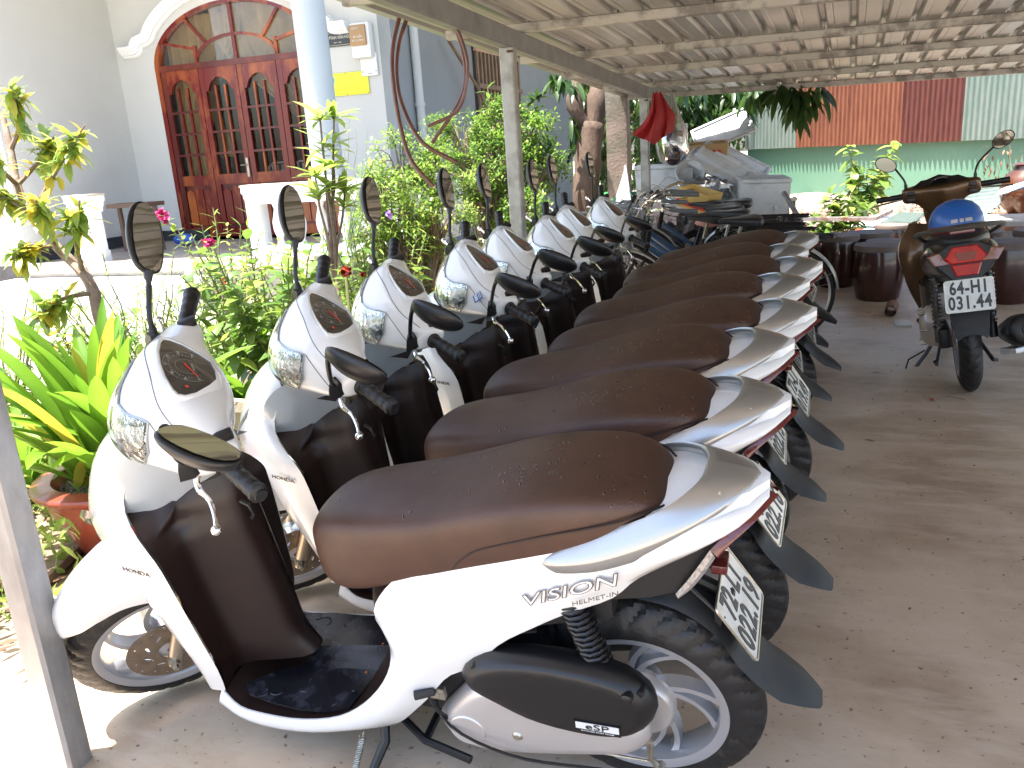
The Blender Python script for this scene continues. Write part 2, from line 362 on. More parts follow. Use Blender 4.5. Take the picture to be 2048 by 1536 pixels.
    ls = P(G().loft(secs, False, False), 'leg_shield', M_brown, sharp=70)
    g = G().tube([(.868, .03, .70), (.848, .03, .69), (.842, .03, .668), (.852, .03, .655)], .005, 8); P(g, 'bag_hook', M_blk, ls)
    # ---- white front cover
    T = [(1.055, .165, .735), (1.12, .13, .80), (1.175, .09, .835), (1.20, .04, .845), (1.205, 0, .847)]
    lev = []
    def sec(e, pts): return cr([e]+pts, 16)
    half = [
        sec((.985, .152, .215), [(1.03, .15, .21), (1.05, .135, .205)]),
        sec((.963, .169, .30), [(1.02, .165, .295), (1.055, .145, .29)]),
        sec((.964, .182, .40), [(1.03, .180, .40), (1.10, .145, .395)]),
        sec((.967, .193, .50), [(1.06, .187, .50), (1.16, .13, .49), (1.20, .10, .485)]),
        sec((.972, .201, .60), [(1.07, .19, .61), (1.18, .14, .60), (1.27, .08, .575), (1.32, .0, .555)]),
        sec((.98, .201, .65), [(1.08, .185, .67), (1.19, .135, .665), (1.29, .075, .64), (1.345, 0, .61)]),
        sec((1.024, .187, .692), [(1.09, .172, .72), (1.18, .13, .725), (1.265, .07, .71), (1.31, 0, .69)]),
        sec((1.090, .141, .728), [(1.125, .138, .775), (1.17, .11, .805), (1.22, .06, .805), (1.245, 0, .80)]),
        sec((1.055, .145, .80), [(1.09, .13, .845), (1.13, .09, .87), (1.155, .045, .875), (1.165, 0, .875)]),
        sec((1.03, .12, .83), [(1.05, .105, .885), (1.08, .075, .905), (1.095, .035, .91), (1.10, 0, .91)]),
    ]
    g = G(); g.loft(half, False, False); mirror(g); P(g, 'front_cover', M_white, sub=1, sharp=60)
    # pearl wing between brown shield and white cover, grey deepened for its hollow's shade
    A_ = [(1.088, .138, .724), (1.052, .121, .719), (1.022, .109, .719), (.995, .090, .725), (.955, .062, .750), (.905, .035, .773)]; B_ = [(1.103, .141, .764), (1.085, .148, .815), (1.045, .138, .855), (1.0, .125, .874), (.94, .09, .868), (.90, .05, .85)]
    g = strip(A_, B_, 16, 3, (-.008, .004, .004)); mirror(g); P(g, 'upper_wing', M_whitein)
    g = G(); g.loft([[(u, y, z) for y, z in ((-.09, z0), (-.05, z0+.012), (0, z0+.015), (.05, z0+.012), (.09, z0))] for u, z0 in ((.895, .806), (.96, .812), (1.03, .822), (1.10, .83))], False, False); P(g, 'steering_shroud', M_brown)
    # black mesh vents / emblem strip on the nose
    for s in (1, -1):
        g = strip([(1.235, s*.118, .700), (1.285, s*.085, .675), (1.325, s*.045, .64), (1.345, s*.02, .615)], [(1.23, s*.124, .680), (1.28, s*.095, .65), (1.315, s*.06, .61), (1.33, s*.03, .585)], 12, 2, (.006, s*.004, 0)); P(g, 'front_indicator', M_clr)
    L('HONDA', .0155, M_ink, frame((1.050, .2000, .615), (-1, .05, -.10), (-.15, 0.05, 1)), sx=1.3, ext=.0006, bold=.0004)
    L('HONDA', .0155, M_ink, frame((1.050, -.2000, .615), (1, .05, .10), (-.15, -.05, 1)), sx=1.35, ext=.0006, bold=.0004)
    g = G(); g.loft([[(1.03-.03*abs(t), t*.14, z) if z < .45 else (1.06-.03*abs(t), t*.14, z) for t in (-1, -.5, 0, .5, 1)] for z in (.16, .25, .35, .45, .55, .6)], False, False); P(g, 'inner_fender', M_blkm)
    # ---- seat
    S = [(.678, .045, .590, .645), (.668, .078, .565, .682), (.645, .098, .553, .708), (.605, .116, .545, .729), (.545, .128, .557, .745), (.47, .133, .590, .757), (.38, .136, .618, .774), (.28, .139, .655, .806), (.18, .143, .690, .836), (.08, .142, .718, .851), (.0, .134, .742, .853), (-.05, .112, .762, .842), (-.08, .082, .775, .822), (-.097, .045, .785, .806)]
    g = G(); g.loft([[(u+(.012 if u > .6 else 0)*(1-(abs(y)/hw)**2), y, z) for y, z in rect_section(hw, b, t)] for u, hw, b, t in S]); seat = P(g, 'seat', M_seat, sub=2, sharp=80)
    for s in (1, -1):
        pts = [(.318, .1355, .668), (.298, .138, .692), (.26, .1405, .722), (.20, .1425, .747), (.12, .1435, .775), (.04, .141, .798), (-.02, .130, .812), (-.06, .107, .818), (-.085, .078, .815)]
        P(G().tube(cr([(a, b*s*1.002, c) for a, b, c in pts], 40), .0022, 5), 'piping', M_seam, seat)
    # ---- grab rail
    outer = [(.145, .138, .712), (.105, .158, .722), (.03, .161, .742), (-.05, .151, .772), (-.12, .128, .800), (-.18, .090, .823), (-.222, .045, .840), (-.243, 0, .846)]
    inner = [(.125, .132, .724), (.09, .129, .747), (.03, .125, .777), (-.03, .122, .804), (-.085, .108, .828), (-.128, .070, .848), (-.146, .035, .856), (-.150, 0, .859)]
    thk = [.008, .026, .034, .036, .034, .028, .022, .018]
    O = cr(outer, 42); I = cr(inner, 42); secs = []
    for i in range(43):
        t = i/6; k = min(int(t), 6); th = thk[k]+(thk[k+1]-thk[k])*(t-k); o, n_ = O[i], I[i]; w_ = (n_-o); dn = Vector((0, 0, -1))
        secs.append([o+dn*.0035, o.lerp(n_, .05)+Vector((0, 0, .001)), o.lerp(n_, .3)+Vector((0, 0, .004)), o.lerp(n_, .7)+Vector((0, 0, .006)), o.lerp(n_, .93)+Vector((0, 0, .003)), n_+dn*.003, n_+dn*th*.55, o.lerp(n_, .6)+dn*th*.95, o.lerp(n_, .22)+dn*th*1.02, o.lerp(n_, .14)+dn*th*.92])
    g = G(); g.loft(secs, True, False); g.F.append(tuple(range(10))); mirror(g); rail = P(g, 'grab_rail', M_sil, sharp=50)
    # ---- tail: white deck under rail, lamp strips, grey lower cover
    g = G(); g.loft([[(u, -h, z-.01), (u, -h*.8, z+.012), (u, 0, z+.02), (u, h*.8, z+.012), (u, h, z-.01)] for u, h, z in ((.06, .140, .765), (.0, .134, .782), (-.08, .126, .800), (-.16, .107, .814), (-.225, .062, .823), (-.258, .008, .824))], False, False); P(g, 'tail_deck', M_white)
    a1 = [(-.256, .004, .812), (-.222, .068, .798), (-.190, .097, .777), (-.165, .111, .752)]; b1 = [(-.271, .003, .803), (-.233, .066, .787), (-.200, .095, .764), (-.174, .108, .735)]
    g = strip(a1, b1, 14, 3, (-.008, .008, 0)); g.add([], []); mirror(g); tl = P(g, 'tail_light', M_red, sharp=60)
    a2 = [(-.165, .111, .752), (-.148, .113, .722), (-.125, .114, .682), (-.103, .114, .648)]; b2 = [(-.174, .108, .735), (-.158, .109, .704), (-.134, .110, .666), (-.106, .112, .640)]
    for s in (1, -1):
        g = strip([(a, b*s, c) for a, b, c in a2], [(a, b*s, c) for a, b, c in b2], 10, 3, (-.004, s*.008, 0)); P(g, 'rear_indicator', M_clr)
    g = G(); g.loft([[(u, -h, z1), (u, -h*1.0, z0+.02), (u, -h*.8, z0), (u, h*.8, z0), (u, h*1.0, z0+.02), (u, h, z1)] for u, h, z0, z1 in ((.02, .118, .60, .66), (-.05, .112, .610, .70), (-.10, .106, .625, .725), (-.15, .100, .69, .760), (-.19, .086, .735, .782), (-.235, .04, .780, .800))]); P(g, 'lower_tail_cover', M_blkm, sharp=35)
    # ---- rear mudguard flap
    F_ = [(-.02, .070, .620), (-.10, .068, .600), (-.17, .066, .545), (-.21, .066, .475), (-.25, .066, .428), (-.29, .066, .395), (-.325, .052, .368), (-.350, .036, .345), (-.362, .026, .333)]
    secs = []
    for i, p in enumerate(cr([(a, 0, c) for a, b, c in F_], 24)):
        t = i/3; k = min(int(t), 7); h = F_[k][1]+(F_[k+1][1]-F_[k][1])*(t-k); dz = .022*(h/.07)**2
        c0 = .012
        secs.append([(p.x+.004, c0-h, p.z-dz), (p.x, c0-h*.7, p.z-dz*.3), (p.x, c0, p.z), (p.x, c0+h*.7, p.z-dz*.3), (p.x+.004, c0+h, p.z-dz), (p.x+.008, c0+h*.7, p.z-dz*.3-.005), (p.x+.008, c0, p.z-.005), (p.x+.008, c0-h*.7, p.z-dz*.3-.005)])
    P(G().loft(secs), 'rear_mudguard', M_mud, sharp=50)
    g = G().box((-.17, 0, .635), (.03, .05, .02)); P(g, 'plate_lamp', M_red, bev=.004)
    # ---- number plate on its bracket
    pc = Vector((-.205, 0, .5425)); px = Vector((0, -1, 0)); py = Vector((.074, 0, .119)); PM = frame(pc, px, py)
    g = G(); n_ = 5; hw, hh, rc = .095, .07, .012; pts = []
    for cx, cy, a0 in ((hw-rc, hh-rc, 0), (-hw+rc, hh-rc, pi/2), (-hw+rc, -hh+rc, pi), (hw-rc, -hh+rc, 1.5*pi)):
        for i in range(n_): a = a0+pi/2*i/(n_-1); pts.append((cx+rc*cos(a), cy+rc*sin(a)))
    V = []; F = []; N = len(pts)
    for s_, z in ((1, 0), (1, .004), (.965, .004), (.955, .002)): V += [(x*s_, y*(s_ if s_ == 1 else s_-.01), z) for x, y in pts]
    F = [tuple(range(N-1, -1, -1))]+[(r*N+i, r*N+(i+1) % N, (r+1)*N+(i+1) % N, (r+1)*N+i) for r in range(3) for i in range(N)]+[tuple(3*N+i for i in range(N))]
    me = mesh('number_plate', V, F, M_plate, sharp=30); me.materials.append(M_steel)
    for i, p in enumerate(me.polygons):
        if i != len(me.polygons)-1: p.material_index = 1
    add('number_plate', me, root, PM)
    g = G().box((-.17, 0, .555), (.012, .12, .05)); g.tube([(-.11, .0, .60), (-.19, 0, .56)], .012); g.tube([(-.12, .06, .62), (-.185, .085, .575)], .004); P(g, 'plate_bracket', M_blkm)
    # ---- wheels
    rw = wheel('rear_wheel', .259, .096, .190, root, False); rw.location = (0, 0, .259)
    g = G().lathe([(.0, .05), (.07, .05), (.078, .04), (.078, .018), (.0, .018)], 40, axis='y'); add('brake_drum', g.me('brake_drum', M_case), rw)
    # ---- engine, cover, shock, stand
    def slab(poly, v0, v1, m, name, par=None, inset=.012, sub=0, **k):
        cx = sum(p[0] for p in poly)/len(poly); cz = sum(p[1] for p in poly)/len(poly); ins = lambda s_: [(cx+(x-cx)*s_, cz+(z-cz)*s_) for x, z in poly]
        g = G(); e = v1-v0; g.loft([[(x, v, z) for x, z in ins(s_)] for s_, v in ((1, v0), (1, v0+e*.55), (.97, v0+e*.75), (.86, v1-.003), (.80, v1))]); return P(g, name, m, par, sub=sub, **k)
    cov = slab([(.355, .40), (.31, .452), (.256, .475), (.19, .486), (.13, .488), (.05, .482), (-.015, .468), (-.055, .43), (-.072, .385), (-.045, .33), (-.01, .308), (.06, .300), (.14, .305), (.215, .320), (.27, .352), (.32, .375)], .095, .182, M_blk, 'air_cleaner_cover', sub=1, sharp=50)
    slab([(.405, .43), (.385, .462), (.33, .474), (.28, .47), (.28, .43), (.33, .395), (.385, .39)], .08, .140, M_blkm, 'intake_box', sub=1)
    for u, z in ((.30, .440), (.13, .470), (-.035, .435)): P(G().lathe([(.0, .006), (.006, .006), (.008, 0), (.008, -.02)], 12, Matrix.Translation((u, .160, z)), axis='y'), 'bolt', M_blk, cov)
    P(G().lathe([(.0, .185), (.008, .185), (.012, .182), (.014, .16), (.014, .13)], 12, Matrix.Translation((-.012, 0, .435)), axis='y'), 'drain_cap', M_blk, cov)
    bdg = P(G().box((.050, .181, .345), (.092, .006, .028)), 'badge', M_blk, cov); P(G().box((.050, .1845, .349), (.086, .001, .017)), 'badge_plate', M_tag, bdg); add('lettering', text_mesh('eSP', .021, M_ink, ext=.0006, sx=1.6), bdg, frame((.050, .1856, .3492), (-1, 0, 0), (0, 0, 1)))
    add('lettering', text_mesh('ENHANCED SMART POWER', .0042, M_tag, ext=.0004, sx=1.25), bdg, frame((.050, .1845, .3355), (-1, 0, 0), (0, 0, 1)))
    cs = slab([(.44, .215), (.435, .235), (.38, .30), (.33, .36), (.27, .365), (.20, .34), (.10, .322), (.0, .322), (-.04, .30), (-.045, .25), (-.02, .225), (.05, .21), (.15, .185), (.25, .165), (.34, .15), (.41, .165)], .055, .148, M_case, 'crankcase', sub=1, sharp=50)
    P(G().lathe([(.0, .150), (.040, .150), (.043, .147), (.043, .12)], 32, Matrix.Translation((.355, 0, .225)), axis='y'), 'round_cap', M_case, cs)
    P(G().lathe([(.0, .152), (.008, .152), (.012, .148), (.012, .12)], 12, Matrix.Translation((.24, 0, .235)), axis='y'), 'bolt', M_steel, cs)
    g = G(); g.box((.45, 0, .28), (.16, .18, .16)); g.box((.28, 0, .36), (.2, .14, .12)); P(g, 'engine_block', M_blkm, bev=.012)
    g = G(); g.loft([[(u, -.1, z), (u, .1, z), (u, .1, z+.12), (u, -.1, z+.12)] for u, z in ((.46, .42), (.30, .47), (.15, .52), (.02, .56))]); P(g, 'frame_cover', M_blkm)
    for pts_, r_ in (([(.42, .10, .40), (.44, .13, .34), (.42, .14, .26), (.36, .12, .20)], .005), ([(.46, .08, .30), (.40, .15, .24), (.25, .16, .185), (.05, .155, .19)], .0035), ([(.36, .09, .49), (.30, .13, .50), (.18, .10, .50)], .006)): P(G().tube(cr(pts_, 14), r_, 7), 'hose_line', M_blk)
    g = G(); g.box((.415, .135, .315), (.035, .012, .03)); g.lathe([(0, .148), (.006, .148), (.008, .144), (.008, .13)], 10, Matrix.Translation((.415, 0, .315)), axis='y'); P(g, 'bracket', M_steel, bev=.0)
    g = G(); top = Vector((.098, .118, .625)); bot = Vector((.035, .118, .40)); ax = (bot-top).normalized(); a = ax.cross(Vector((0, 1, 0))).normalized(); b = Vector((0, 1, 0))
    pts = [top.lerp(bot, i/150)+(a*cos(i*.75)+b*sin(i*.75))*.025 for i in range(151)]; g.tube(pts, .0052, 7); g.tube([top, bot], .014, 10); P(g, 'rear_shock', M_blk)
    g = G(); g.tube([(-.0, .09, .24), (-.035, .095, .22), (-.03, .095, .175), (-.045, .095, .15)], [.007, .006, .006, .008], 8); g.tube([(-.045, .085, .15), (.06, .09, .155), (.2, .10, .16)], .0028, 6); g.tube([(-.05, .085, .15), (-.05, .11, .15)], .009, 10); g.box((-.03, .096, .20), (.014, .005, .07)); P(g, 'brake_arm', M_steel)
    g = G(); g.tube([(.60, .10, .13), (.575, .135, .095), (.55, .155, .06), (.60, .205, -.002)][0:1]+[(.595, .12, .10), (.63, .20, .02), (.645, .235, .0)], [.012, .012, .010, .009], 8); g.box((.65, .24, .003), (.05, .03, .006)); st = P(g, 'side_stand', M_blk)
    g = G(); p0 = Vector((.645, .125, .125)); p1 = Vector((.665, .185, .03)); ax = (p1-p0).normalized(); a = ax.cross(Vector((0, 1, 0))).normalized(); b = ax.cross(a)
    g.tube([p0.lerp(p1, .12+.7*i/120)+(a*cos(i*.95)+b*sin(i*.95))*.0075 for i in range(121)], .0016, 5); g.tube([p0, p0.lerp(p1, .13)], .0016, 5); g.tube([p0.lerp(p1, .81), p1], .0016, 5); P(g, 'stand_spring', M_steel, st)
    g = G(); g.tube([(.58, .06, .12), (.50, .10, .10), (.38, .12, .09)], .01, 8); g.tube([(.58, -.06, .12), (.50, -.10, .10), (.38, -.12, .09)], .01, 8); g.tube([(.5, -.1, .1), (.5, .1, .1)], .01); P(g, 'centre_stand', M_blk)
    g = G(); g.tube([(.50, -.10, .28), (.35, -.14, .22), (.2, -.15, .25)], .018, 10); g.tube([(.22, -.15, .245), (-.12, -.15, .33)], .048, 16); P(g, 'exhaust', M_blkm)
    g = G(); g.bar((.455, .12, .31), (.43, .165, .335), .045, .016); g.bar((.46, .11, .25), (.44, .13, .33), .02, .02); P(g, 'passenger_footrest', M_blkm, bev=.004)
    # ================= steered assembly
    def PS(g, name, m, par=None, **k):
        o = P(g, name, m, par, **k)
        if par is None: o['steered'] = 1
        return o
    fw = wheel('front_wheel', .25, .082, .188, root, True); fw['steered'] = 1; fw.location = (1.255, 0, .25)
    top = [(1.16, .030, .60), (1.225, .035, .640), (1.29, .035, .615), (1.365, .032, .565), (1.42, .022, .51), (1.442, .012, .468), (1.435, .006, .44)]
    low = [(1.13, .062, .43), (1.19, .066, .468), (1.265, .068, .500), (1.33, .066, .492), (1.385, .058, .472), (1.42, .036, .452), (1.432, .01, .436)]
    g = strip(top, low, 30, 5, (0, .016, 0), (0, -.004, 0)); mirror(g)
    T_ = cr(top, 30); g.loft([[(p.x, y, p.z+z) for y, z in ((-p.y, 0), (-p.y*.5, .008), (0, .011), (p.y*.5, .008), (p.y, 0))] for p in T_], False, False)
    # rear part of the fender
    g.loft([[(x, -.045, z), (x+.012, -.03, z+.03), (x+.015, 0, z+.04), (x+.012, .03, z+.03), (x, .045, z)] for x, z in ((1.18, .50), (1.08, .46), (1.01, .38), (.985, .28))], False, False)
    PS(g, 'front_fender', M_white, sharp=55)
    for s in (1, -1):
        d = SDIR; p0 = Vector((1.262, s*.078, .222)); g = G().tube([p0, p0+d*.055, p0+d*.24, p0+d*.45], [.018, .021, .019, .016], 16); fk = PS(g, 'fork_leg', M_fork, sharp=60)
        if s == 1:
            g = G().lathe([(.0, .022), (.007, .022), (.008, .012), (.013, .011), (.013, .002), (.017, 0), (.017, -.02)], 6, Matrix.Translation((1.255, .095, .25)), axis='y'); P(g, 'axle_nut', M_steel, fk)
            g = G().box((0, 0, 0), (.06, .03, .075), Matrix.Translation((1.175, .062, .30)) @ Matrix.Rotation(.5, 4, 'Y')); P(g, 'brake_caliper', M_steel, fk, bev=.008)
    # handlebar cowl: sections across v
    def csec(v, pts): return [(a, v, b) for a, b in pts]
    base = {
        0: [(.824, .985), (.828, .945), (.845, .885), (.885, .832), (.96, .845), (1.03, .875), (1.078, .915), (1.088, .96), (1.068, 1.01), (1.02, 1.045), (.955, 1.076), (.915, 1.073)],
        .06: [(.828, .995), (.836, .955), (.852, .90), (.888, .86), (.96, .868), (1.02, .888), (1.062, .925), (1.068, .965), (1.045, 1.015), (1.0, 1.048), (.952, 1.074), (.912, 1.072)],
        .10: [(.842, 1.008), (.848, .97), (.864, .925), (.90, .90), (.955, .903), (1.0, .912), (1.032, .935), (1.034, .968), (1.012, 1.012), (.985, 1.045), (.948, 1.069), (.905, 1.068)],
        .14: [(.848, 1.010), (.85, .98), (.868, .945), (.905, .925), (.95, .925), (.985, .93), (1.004, .948), (1.003, .972), (.988, 1.002), (.965, 1.028), (.935, 1.046), (.892, 1.044)],
        .175: [(.843, 1.003), (.845, .975), (.86, .950), (.895, .937), (.93, .937), (.96, .94), (.975, .955), (.974, .975), (.962, .996), (.942, 1.016), (.915, 1.030), (.878, 1.028)],
        .203: [(.844, .998), (.846, .975), (.857, .957), (.885, .948), (.91, .948), (.934, .952), (.946, .963), (.945, .978), (.934, .996), (.918, 1.011), (.90, 1.019), (.87, 1.015)],
        .214: [(.855, .990), (.856, .976), (.866, .964), (.886, .957), (.906, .957), (.923, .960), (.932, .968), (.931, .978), (.923, .990), (.910, 1.000), (.896, 1.006), (.874, 1.004)]}
    ks = sorted(base); secs = [csec(-k, base[k]) for k in reversed(ks[1:])]+[csec(k, base[k]) for k in ks]
    cowl = PS(G().loft(secs), 'handlebar_cowl', M_white, sub=2, sharp=80)
    # gauge lens set in the cowl top
    def lz(u, v): return 1.0045+(u-.834)*.82-.20*abs(v)**1.6
    lens = [(.842, 0), (.845, .03), (.860, .052), (.885, .080), (.903, .091), (.914, .090), (.920, .075), (.926, .04), (.928, 0)]
    lens = lens+[(u, -v) for u, v in reversed(lens[1:-1])]
    def lens_ring(s_, dz, off=0): cu = .887; return [(cu+(u-cu)*s_, v*s_, lz(cu+(u-cu)*s_, v*s_)+dz) for u, v in lens]
    n_ = len(lens); g = G(); rings = [lens_ring(1.10, -.010), lens_ring(1.06, .0085), lens_ring(1.0, .0090), lens_ring(.98, .006)]
    g.loft(rings[:4], True, False); PS(g, 'gauge_bezel', M_whitein, cowl, sharp=60) if False else P(g, 'gauge_bezel', M_white, cowl, sharp=60)
    g = G(); rg = [lens_ring(.99, .0055), lens_ring(.6, .0068), lens_ring(.2, .0072)]; g.loft(rg, True, False); g.F.append(tuple(2*n_+i for i in range(n_))); ln = P(g, 'gauge_lens', M_lens, cowl, sharp=60)
    GM = frame((.887, 0, lz(.887, 0)+.0080), (0, -1, 0), (1, 0, .78))
    g = G()
    for i in range(25):
        a = radians(205-230*i/24); r0, r1 = .034, (.040 if i % 3 == 0 else .037); wv = .0005
        d = Vector((cos(a), sin(a), 0)); p_ = Vector((-d.y, d.x, 0))*wv; n0 = len(g.V); g.V += [tuple(d*r0-p_), tuple(d*r1-p_), tuple(d*r1+p_), tuple(d*r0+p_)]; g.F.append((n0, n0+1, n0+2, n0+3))
    for rr in (.023, .047):
        k = 40; n0 = len(g.V)
        for i in range(k+1):
            a = radians(215-250*i/k); g.V += [((rr)*cos(a), rr*sin(a), 0), ((rr+.0006)*cos(a), (rr+.0006)*sin(a), 0)]
        for i in range(k): g.F.append((n0+2*i, n0+2*i+1, n0+2*i+3, n0+2*i+2))
    add('gauge_markings', g.me('gauge_markings', M_gw, smooth=False), cowl, GM)
    for i, t_ in enumerate(('0', '20', '40', '60', '80', '100', '120')):
        a = radians(205-230*i/6); add('gauge_number', text_mesh(t_, .0085, M_gw, ext=.0001), cowl, GM @ Matrix.Translation((.0300*cos(a)*1.42, .0300*sin(a)*1.42, 0)))
    add('odometer', text_mesh('km 0010', .0065, M_gw, ext=.0001), cowl, GM @ Matrix.Translation((0, -.012, 0)))
    g = G(); a = radians(208); d = Vector((cos(a), sin(a), 0)); p_ = Vector((-d.y, d.x, 0)); g.prism([tuple(d*-.010-p_*.0016), tuple(d*.036-p_*.0006), tuple(d*.036+p_*.0006), tuple(d*-.010+p_*.0016)], (0, 0, .001)); add('gauge_needle', g.me('gauge_needle', M_gr, smooth=False), cowl, GM @ Matrix.Translation((0, 0, .0004)))
    g = G(); g.lathe([(0, .0005), (.004, .0005)], 10); add('warning_lamp', g.me('warning_lamp', M_gr), cowl, GM @ Matrix.Translation((-.066, .012, -.0005)))
    # headlight: reflector pockets and clear cover
    BV = bvh(cowl.data)
    def drape(rows, off, name, m, par, **k):
        secs = []
        for r_ in rows:
            q_ = []
            for p_ in r_:
                p_ = Vector(p_); c_ = Vector((.93, p_.y*.45, .955)); d_ = (p_-c_).normalized(); h = BV.ray_cast(c_+d_*.4, -d_)[0]; q_.append((h if h else p_)+d_*off)
            secs.append(q_)
        return P(G().loft(secs, False, False), name, m, par, **k)
    def grid(A, B, n, r): A = cr(A, n); B = cr(B, n); return [[A[i].lerp(B[i], j/r) for j in range(r+1)] for i in range(n+1)]
    mir_ = lambda L: [(a, -b, c) for a, b, c in L]
    At, Bt = [(1.045, 0, 1.036), (1.030, .045, 1.040), (1.005, .078, 1.044), (.985, .096, 1.038)], [(1.094, 0, .918), (1.076, .058, .918), (1.045, .095, .935), (1.008, .116, .985)]
    for k_ in (1, -1):
        a_, b_ = (At, Bt) if k_ == 1 else (mir_(At), mir_(Bt))
        gr = grid(a_, b_, 18, 10); drape(gr, .0012, 'headlight', M_chrr, cowl, sharp=180)
        gi = grid([Vector(a).lerp(Vector(b), .16) for a, b in zip(a_[1:], b_[1:])], [Vector(a).lerp(Vector(b), .62) for a, b in zip(a_[1:], b_[1:])], 8, 6); drape(gi[1:-1], .004, 'lamp_bowl', M_bowl, cowl)
        drape(grid(a_, b_, 18, 10), .009, 'headlight_glass', M_cglass, cowl)
        edge_ = [r_[0] for r_ in gr]+gr[-1]+[r_[-1] for r_ in reversed(gr)]
        sm_ = []
        for p_ in edge_:
            c_ = Vector((.93, p_.y*.45, .955)); d_ = (p_-c_).normalized(); h = BV.ray_cast(c_+d_*.4, -d_)[0]; sm_.append((h if h else p_)+d_*.003)
        P(G().tube(sm_, .0022, 5), 'lamp_edge', M_whitein, cowl)
    def seam(pts, name='panel_seam', r=.0013, n=40, drop=None):
        out_ = []
        for p_ in cr(pts, n):
            c_ = Vector((.93, p_.y*.8, .955)); d_ = (p_-c_).normalized(); h = BV.ray_cast(c_+d_*.4, -d_)[0]
            if h: out_.append(h+d_*.0002)
        P(G().tube(out_, r, 4), name, M_seamg, cowl)
    seam([(.905, .203, 1.05), (.925, .175, 1.06), (.952, .14, 1.08), (.966, .09, 1.1), (.968, 0, 1.12), (.966, -.09, 1.1), (.952, -.14, 1.08), (.925, -.175, 1.06), (.905, -.203, 1.05)])
    for k_ in (1, -1): seam([(.985, k_*.10, 1.04), (.965, k_*.15, 1.0), (.955, k_*.18, .98), (.95, k_*.2, .965)])
    for s in (1, -1):
        # grip
        ga = Vector((.886, s*.212, .978)); gb = Vector((.838, s*.338, .986)); g = G(); rr = []; pts = []
        for i in range(31):
            t = i/30; pts.append(ga.lerp(gb, t)); r = .0170+(.0012 if (i % 6) > 2 else 0)
            if i < 2: r = .024
            if i == 2: r = .019
            if 26 <= i <= 28: r = .0195
            if i > 28: r = .0125
            rr.append(r)
        PS(g.tube(pts, rr, 16), 'grip', M_grip, sharp=35)
        g = G(); # spiral ribs
        d = (gb-ga).normalized(); a = d.cross(Vector((0, 0, 1))).normalized(); b = d.cross(a)
        # switch block
        g = G().box((.868, s*.186, 1.017), (.040, .024, .014)); sw = P(g, 'switch_block', M_blk, cowl, bev=.004)
        # mirror boot, stem, housing, glass
        if s == -1: mi, mo = Vector((.902, -.285, 1.10)), Vector((.855, -.425, 1.187))
        else: mi, mo = Vector((.935, .275, 1.178)), Vector((.838, .402, 1.160))
        ax = (mo-mi); Lm = ax.length; ax.normalize(); n_ = Vector((-.80, .42, .42)) if s == -1 else Vector((-.75, -.62, .25)); n_ = (n_-ax*n_.dot(ax)).normalized(); si = n_.cross(ax).normalized(); mc = mi.lerp(mo, .53)
        sh = [(-.50, .018), (-.44, .034), (-.30, .044), (-.08, .049), (.14, .048), (.32, .040), (.44, .026), (.50, .008)]
        secs = []; gl = []
        k = Lm/1.0
        for x, h in sh:
            c = mc+ax*x*k; dp = .030*(1-(x/.56)**2)+.004
            secs.append([c+si*h, c+si*h*.92-n_*dp*.45, c+si*h*.5-n_*dp*.95, c-n_*dp*1.05, c-si*h*.5-n_*dp*.95, c-si*h*.92-n_*dp*.45, c-si*h, c-si*h*.93+n_*.004, c+n_*.003, c+si*h*.93+n_*.004]); gl.append((c, h))
        mir = PS(G().loft(secs), 'mirror', M_blk, sub=1, sharp=60)
        g = G(); g.loft([[c-si*h*.84+n_*.0062, c+n_*.0066, c+si*h*.84+n_*.0062] for c, h in [(mc+ax*x*k*.93, h*.93) for x, h in sh]], False, False)
        mg = P(g, 'mirror_glass', M_mir, mir)
        bt = Vector((.944, s*.195, 1.000)); knee = Vector((.950, s*.225, 1.045)) if s == 1 else Vector((.935, s*.225, 1.04))
        g = G().tube(cr([bt, knee, mi.lerp(knee, .35), mi+ax*.01], 14), [.0095]*3+[.0062]*9+[.009, .010, .011], 10); P(g, 'mirror_stem', M_blk, mir)
        g = G().loft([[bt+Vector((x*q, y*q*s, z)) for x, y in ((.030, .018), (.0, .024), (-.020, .010), (-.016, -.016), (.012, -.020))] for q, z in ((.95, -.028), (.7, .0), (.42, .018))]); P(g, 'mirror_boot', M_blk, mir, sharp=50)
        # lever and perch
        lp = [(.925, s*.165, .955), (.945, s*.195, .950), (.948, s*.225, .948), (.936, s*.26, .946), (.934, s*.30, .944), (.938, s*.334, .944)]
        g = G().tube(cr(lp, 20), [.008]*4+[.0065]*6+[.0048]*11, 8); g.sphere(lp[-1], .0105, 12, 8); PS(g, 'brake_lever', M_chr)
        g = G().box((.922, s*.168, .955), (.045, .035, .022)); P(g, 'lever_perch', M_blk, cowl, bev=.005)
    def drops(part, n_, xr, yr, rmax, seed, m):
        bv = bvh(part.data); rr_ = random.Random(seed); g = G(); k_ = 0; cx = [(rr_.uniform(*xr), rr_.uniform(*yr)) for _ in range(5)]
        while k_ < n_:
            c_ = cx[rr_.randrange(5)]; x_, y_ = (rr_.gauss(c_[0], .05), rr_.gauss(c_[1], .03)) if rr_.random() < .7 else (rr_.uniform(*xr), rr_.uniform(*yr)); k_ += 1
            h, nn, *_ = bv.ray_cast(Vector((x_, y_, 1.3)), Vector((0, 0, -1)))
            if h is None: continue
            r = rmax*rr_.uniform(.25, 1)**1.5; a_ = nn.cross(Vector((1, .2, 0))).normalized(); b_ = nn.cross(a_); el = rr_.uniform(1, 1.9)
            g.loft([[h+(a_*cos(i*pi/3)*el+b_*sin(i*pi/3))*r*q_+nn*z_*r for i in range(6)] for q_, z_ in ((1, -.05), (.8, .22), (.35, .34))])
        P(g, 'water_drops', m, part)['kind'] = 'stuff'
